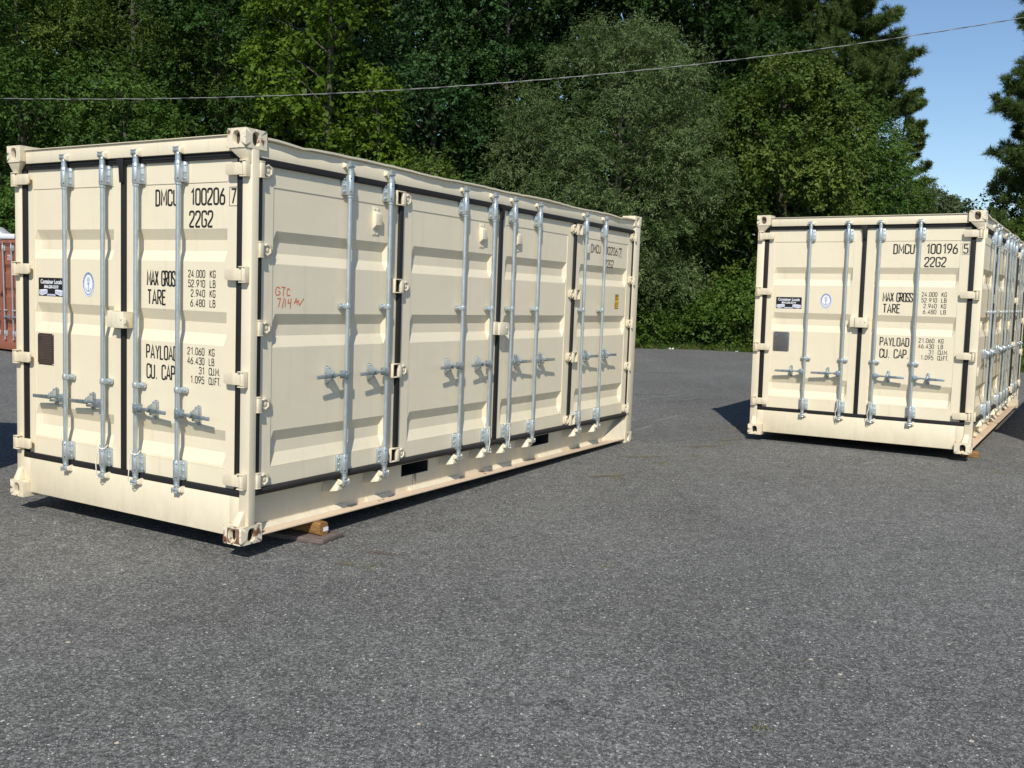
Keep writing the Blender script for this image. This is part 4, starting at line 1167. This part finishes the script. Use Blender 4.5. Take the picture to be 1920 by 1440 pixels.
def fx(px_, Y): return (px_ - 960) / F_PX * Y

# front row, left to right in the photograph
tree('mid green tree at the left edge of the photo, above the faded red container', fx(40, 33), 33, 15, 3.6, 2.0, 95, .95, 'lf_mid', seed=1, L=.15, Wd=.085)
tree('olive tree of fine twigs, second from the left edge, behind the nearest container', fx(250, 34), 34, 17, 3.3, 1.5, 100, .9, 'lf_olive', seed=2, L=.13, Wd=.05, tw=.5)
tree('dark green tree between the olive tree and the yellow green oak', fx(405, 34.5), 34.5, 16, 3.0, 1.6, 90, .85, 'lf_dark', seed=3, L=.15, Wd=.09)
tree('low mid green tree right above the left end of the nearest container', fx(235, 31), 31, 8.3, 2.4, .8, 50, .8, 'lf_mid', seed=21, L=.14, Wd=.075)
tree('bright yellow green oak with loose leaves, above the nearest container', fx(600, 31.5), 31.5, 15, 2.15, 1.5, 56, .7, 'lf_yellow', seed=4, L=.19, Wd=.12, k=9, dens=6, lean=(.2, 0))
tree('small yellow green oak leaning right of the bright oak', fx(700, 31), 31, 8.6, 1.1, 1.2, 22, .55, 'lf_yellow', seed=5, L=.18, Wd=.11, k=9, dens=6)
tree('bluish dark tree with a bare trunk showing, in the middle of the tree line', fx(800, 34), 34, 16, 2.8, 2.2, 64, .8, 'lf_blue', seed=6, L=.15, Wd=.10, dens=6)
tree('thin leafed dark tree just left of the big grey green tree', fx(930, 34.5), 34.5, 17, 2.6, 2.0, 66, .8, 'lf_wood_shade2', seed=7, L=.15, Wd=.09)
tree('low bushy tree left of the grey green tree, behind the roof of the nearest container', fx(800, 30.5), 30.5, 6.0, 1.9, .5, 36, .65, 'lf_olive', seed=8, L=.13, Wd=.07)
tree('big rounded grey green willow oak in the middle of the tree line', fx(1140, 31.5), 31.5, 10.4, 3.5, 1.7, 130, .78, 'lf_grey', seed=9, L=.145, Wd=.036, dens=11, k=12, tw=.42, droop=.35, power=.6, shell=.8)
tree('tall dark tree rising behind the grey green willow oak', fx(1290, 37), 37, 18, 3.2, 3, 80, .9, 'lf_wood_shade2', seed=10, L=.16, Wd=.1)
tree('broad sweetgum with yellow tinged tips, above the gap between the containers', fx(1440, 32.5), 32.5, 9.7, 2.9, 1.5, 105, .75, 'lf_gum', seed=11, L=.16, Wd=.09, dens=8, k=11, power=.55, shell=.65)
tree('slender mid green tree below the pine branches, right of the sweetgum', fx(1600, 35), 35, 8.6, 1.7, 1.0, 46, .7, 'lf_mid', seed=12, L=.15, Wd=.08)
tree('small pale green tree beside the trunk of the far pine', fx(1660, 42), 42, 9.2, 1.5, 1.0, 34, .7, 'lf_olive', seed=13, L=.16, Wd=.09)
pine('tall dense pine leaning its branches into the sky above the sweetgum', fx(1552, 37.5), 37.5, 15.2, 8.2, 2.85, 84, 14, rad=.12, aim=.1, dens=1.5, tuft=.21, w=.016, per=34, lenpow=1.15)
pine('tall pine behind the sweetgum, its trunk hidden by leaves', fx(1450, 38.6), 38.6, 20, 7.5, 3.2, 84, 15, rad=.13, dens=1.4, tuft=.21, w=.016, per=34)
pine('slim far pine standing alone against the sky beside the tree line', fx(1668, 50), 50, 12.0, 5.2, 1.8, 26, 16, rad=.17, aim=0, dens=1.3, tuft=.24, w=.022, lenpow=.75)
pine('dark tall pine at the right edge of the photo', fx(1948, 33), 33, 18, 3.6, 2.0, 110, 17, rad=.18, aim=PI, dens=1.4, tuft=.20, w=.015, per=34)
tree('dark leafy tree below the pine at the right edge of the photo', fx(1905, 36), 36, 7.2, 2.0, .8, 46, .62, 'lf_dark', seed=18, L=.17, Wd=.1, power=.5)
tree('small yellow green bush tree low at the right edge behind the farther container', fx(1925, 29), 29, 4.6, 1.0, .4, 22, .45, 'lf_yellow', seed=19, L=.14, Wd=.08)
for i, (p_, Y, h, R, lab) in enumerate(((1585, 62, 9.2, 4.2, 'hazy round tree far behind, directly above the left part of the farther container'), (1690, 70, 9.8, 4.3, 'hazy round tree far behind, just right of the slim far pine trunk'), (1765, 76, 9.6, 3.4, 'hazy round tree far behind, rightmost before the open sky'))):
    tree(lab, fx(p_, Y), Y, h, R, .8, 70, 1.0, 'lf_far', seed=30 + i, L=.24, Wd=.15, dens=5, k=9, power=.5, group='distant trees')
# shrubs at the foot of the wood, in the gap between the containers
tree('bright vine covered mound of shrubs left of the farther container', fx(1365, 30.2), 30.2, 1.9, 1.5, .1, 36, .42, 'weed', seed=40, L=.12, Wd=.075, dens=12, name='shrub', cat='shrub', group='shrubs at the foot of the wood', rad=.03, power=.4)
tree('low green shrub right beside the far end of the nearest container', fx(1225, 30), 30, 1.1, 1.1, .05, 20, .34, 'weed', seed=41, L=.12, Wd=.07, dens=12, name='shrub', cat='shrub', group='shrubs at the foot of the wood', rad=.03, power=.4)
tree('darker leafy shrub behind the vine covered mound', fx(1300, 31.6), 31.6, 2.1, 1.4, .2, 24, .55, 'lf_mid', seed=42, L=.14, Wd=.08, dens=9, name='shrub', cat='shrub', group='shrubs at the foot of the wood', rad=.04, power=.5)
tree('tall shrub with dark leaves touching the left edge of the farther container', fx(1412, 30.6), 30.6, 2.3, .9, .2, 20, .55, 'lf_mid', seed=43, L=.14, Wd=.08, dens=9, name='shrub', cat='shrub', group='shrubs at the foot of the wood', rad=.04, power=.5)

# the wood behind: one dense mass nobody could count
r = np.random.default_rng(77); bl = []
for x in np.arange(-34, 15.5, 1.05):
    for z in np.arange(1.0, 17, 1.25):
        yy = 39.5 + r.uniform(-1.6, 1.6) + .12 * max(0, -x - 8)
        if x > 11 and z > 16 - (x - 11) * 2.2: continue
        b = r.uniform(.9, 1.35); bl.append(((x + r.uniform(-.5, .5), yy, z + r.uniform(-.5, .5)), (b, b, b * .8)))
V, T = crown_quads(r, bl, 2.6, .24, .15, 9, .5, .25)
me = quads('woods', V, 'lf_wood_shade', T); o = bpy.data.objects.new('woods', me); COL.objects.link(o); tag(o, 'dense dark wood behind the front row of trees', kind='stuff')
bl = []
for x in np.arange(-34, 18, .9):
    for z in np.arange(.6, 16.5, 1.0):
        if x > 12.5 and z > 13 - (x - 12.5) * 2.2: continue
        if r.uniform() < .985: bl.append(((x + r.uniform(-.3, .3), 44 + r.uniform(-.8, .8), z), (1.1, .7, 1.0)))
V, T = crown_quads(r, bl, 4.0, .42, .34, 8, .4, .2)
me = quads('woods', V, 'lf_wood_shade', T); o = bpy.data.objects.new('woods', me); COL.objects.link(o); tag(o, 'dark depths of the wood seen through the gaps', kind='stuff')

# undergrowth and grass at the edge of the asphalt
bl = []
ed = [(16, 17.6), (13.6, 21.8), (12.3, 24), (10.6, 26.9), (8.7, 28.6), (7.1, 29.2), (5.5, 29.9), (3.8, 29.8), (0, 30.1), (-6, 30.8), (-14, 33.6), (-30, 34.6)]
for (x0, y0), (x1, y1) in zip(ed, ed[1:]):
    n = int(math.hypot(x1 - x0, y1 - y0) / .42)
    for k in range(n):
        t_ = k / n
        for q in range(4):
            dd = r.uniform(-.15, 1.5); b = .16 + .16 * max(0, dd) + r.uniform(0, .1)
            bl.append(((x0 + (x1 - x0) * t_ + r.uniform(-.3, .3) + dd * .25, y0 + (y1 - y0) * t_ + dd, b * .7 + .12 * max(0, dd)), (b * 1.2, b, b)))
V, T = crown_quads(r, bl, 14, .10, .055, 8, .22, .1)
me = quads('undergrowth', V, 'weed', T); o = bpy.data.objects.new('undergrowth', me); COL.objects.link(o); tag(o, 'tangled weeds and brambles along the edge of the asphalt', kind='stuff')
def blades(name, centres, n, spread, hgt, mat, label, w=.006):
    P = []
    for (x, y, s) in centres:
        m_ = int(n * s); P.append(np.stack([x + r.normal(0, spread * s, m_), y + r.normal(0, spread * s, m_), np.zeros(m_)], 1))
    P = np.concatenate(P); m_ = len(P); d = unit(r.normal(size=(m_, 3)) * np.array([.6, .6, .2]) + np.array([0, 0, .9])); s = unit(np.cross(d, r.normal(size=(m_, 3)))); h = (hgt * r.uniform(.4, 1.2, m_))[:, None]
    V = np.stack([P - s * w * .5, P + s * w * .5, P + d * h + s * w * .15, P + d * h - s * w * .15], 1)
    me = quads(name, V, mat, r.uniform(0, 1, m_)); o = bpy.data.objects.new(name, me); COL.objects.link(o); tag(o, label, kind='stuff')
ct = []
for (x0, y0), (x1, y1) in zip(edge[1:-2], edge[2:-1]):
    n = int(math.hypot(x1 - x0, y1 - y0) / .12)
    for k in range(n): ct.append((x0 + (x1 - x0) * k / n + r.uniform(-.1, .1), y0 + (y1 - y0) * k / n + r.uniform(0, .5), 1.0))
blades('grass', ct, 34, .11, .24, 'weed', 'green grass growing along the edge of the asphalt', .012)
blades('dry_grass', ct[::2], 16, .14, .20, 'straw', 'dry straw among the grass at the asphalt edge', .012)
blades('weed_tufts', [(1.55, 9.7, .9), (2.0, 10.2, .8), (2.9, 12.4, .7), (1.0, 8.9, .8), (2.5, 11.1, 1.0), (-.88, 5.85, .7), (.62, 6.0, .5), (2.9, 4.65, .5), (4.9, 9.6, 1.0), (1.05, 3.75, .5), (2.35, 3.62, .5)], 40, .05, .035, 'straw', 'tiny dry weed tufts growing in cracks of the asphalt', .004)
# loose chips of pale stone lying on the asphalt
mb = MB(); rg = random.Random(5)
for i in range(420):
    Y = 3.2 + 12 * rg.random() ** 1.6; x = rg.uniform(-.56, .56) * Y; s = rg.uniform(.002, .006)
    vs = [(x + s * rg.uniform(.6, 1.3) * math.cos(a), Y + s * rg.uniform(.6, 1.3) * math.sin(a), .0003) for a in (0, 1.2, 2.5, 3.8, 5.0)]
    top = [(x + (a - x) * .6, Y + (b - Y) * .6, s * .7) for a, b, _ in vs]
    mb.add(vs + top, [(5, 6, 7, 8, 9)] + [(k, (k + 1) % 5, (k + 1) % 5 + 5, k + 5) for k in range(5)])
o = put('gravel', None, lambda: mb, 'chip', None, smooth=False); tag(o, 'loose pale stone chips scattered over the asphalt', kind='stuff')
for i, (x, y, s, lab) in enumerate(((fx(1257, 29.2), 29.1, .13, 'crumpled white litter at the forest edge, largest piece left of middle of the gap'), (fx(1213, 28.9), 29.0, .07, 'flat white scrap of litter nearest the far end of the first container'),
        (fx(1355, 29), 29.1, .10, 'pale litter half hidden in weeds below the vine covered mound'), (fx(1382, 28.4), 28.5, .07, 'thin white scrap of litter close to the left side of the farther container'))):
    rg = random.Random(i + 50); mb = MB()
    for q in range(5 if i in (0, 2) else 2):
        cx, cy = x + rg.uniform(-s, s), y + rg.uniform(-.1, .1); a = s * .35
        top = (cx, cy, rg.uniform(.02, .05)); ring = [(cx + a * rg.uniform(.6, 1.3) * math.cos(t_), cy + a * .7 * math.sin(t_), .003) for t_ in (0, 1, 2.1, 3.2, 4.2, 5.3)]
        mb.add([top] + ring, [(0, k + 1, (k + 1) % 6 + 1) for k in range(6)])
    o = put('litter', None, lambda: mb, 'whitepaint', None, smooth=False); tag(o, lab, 'litter', 'scraps of litter at the forest edge')
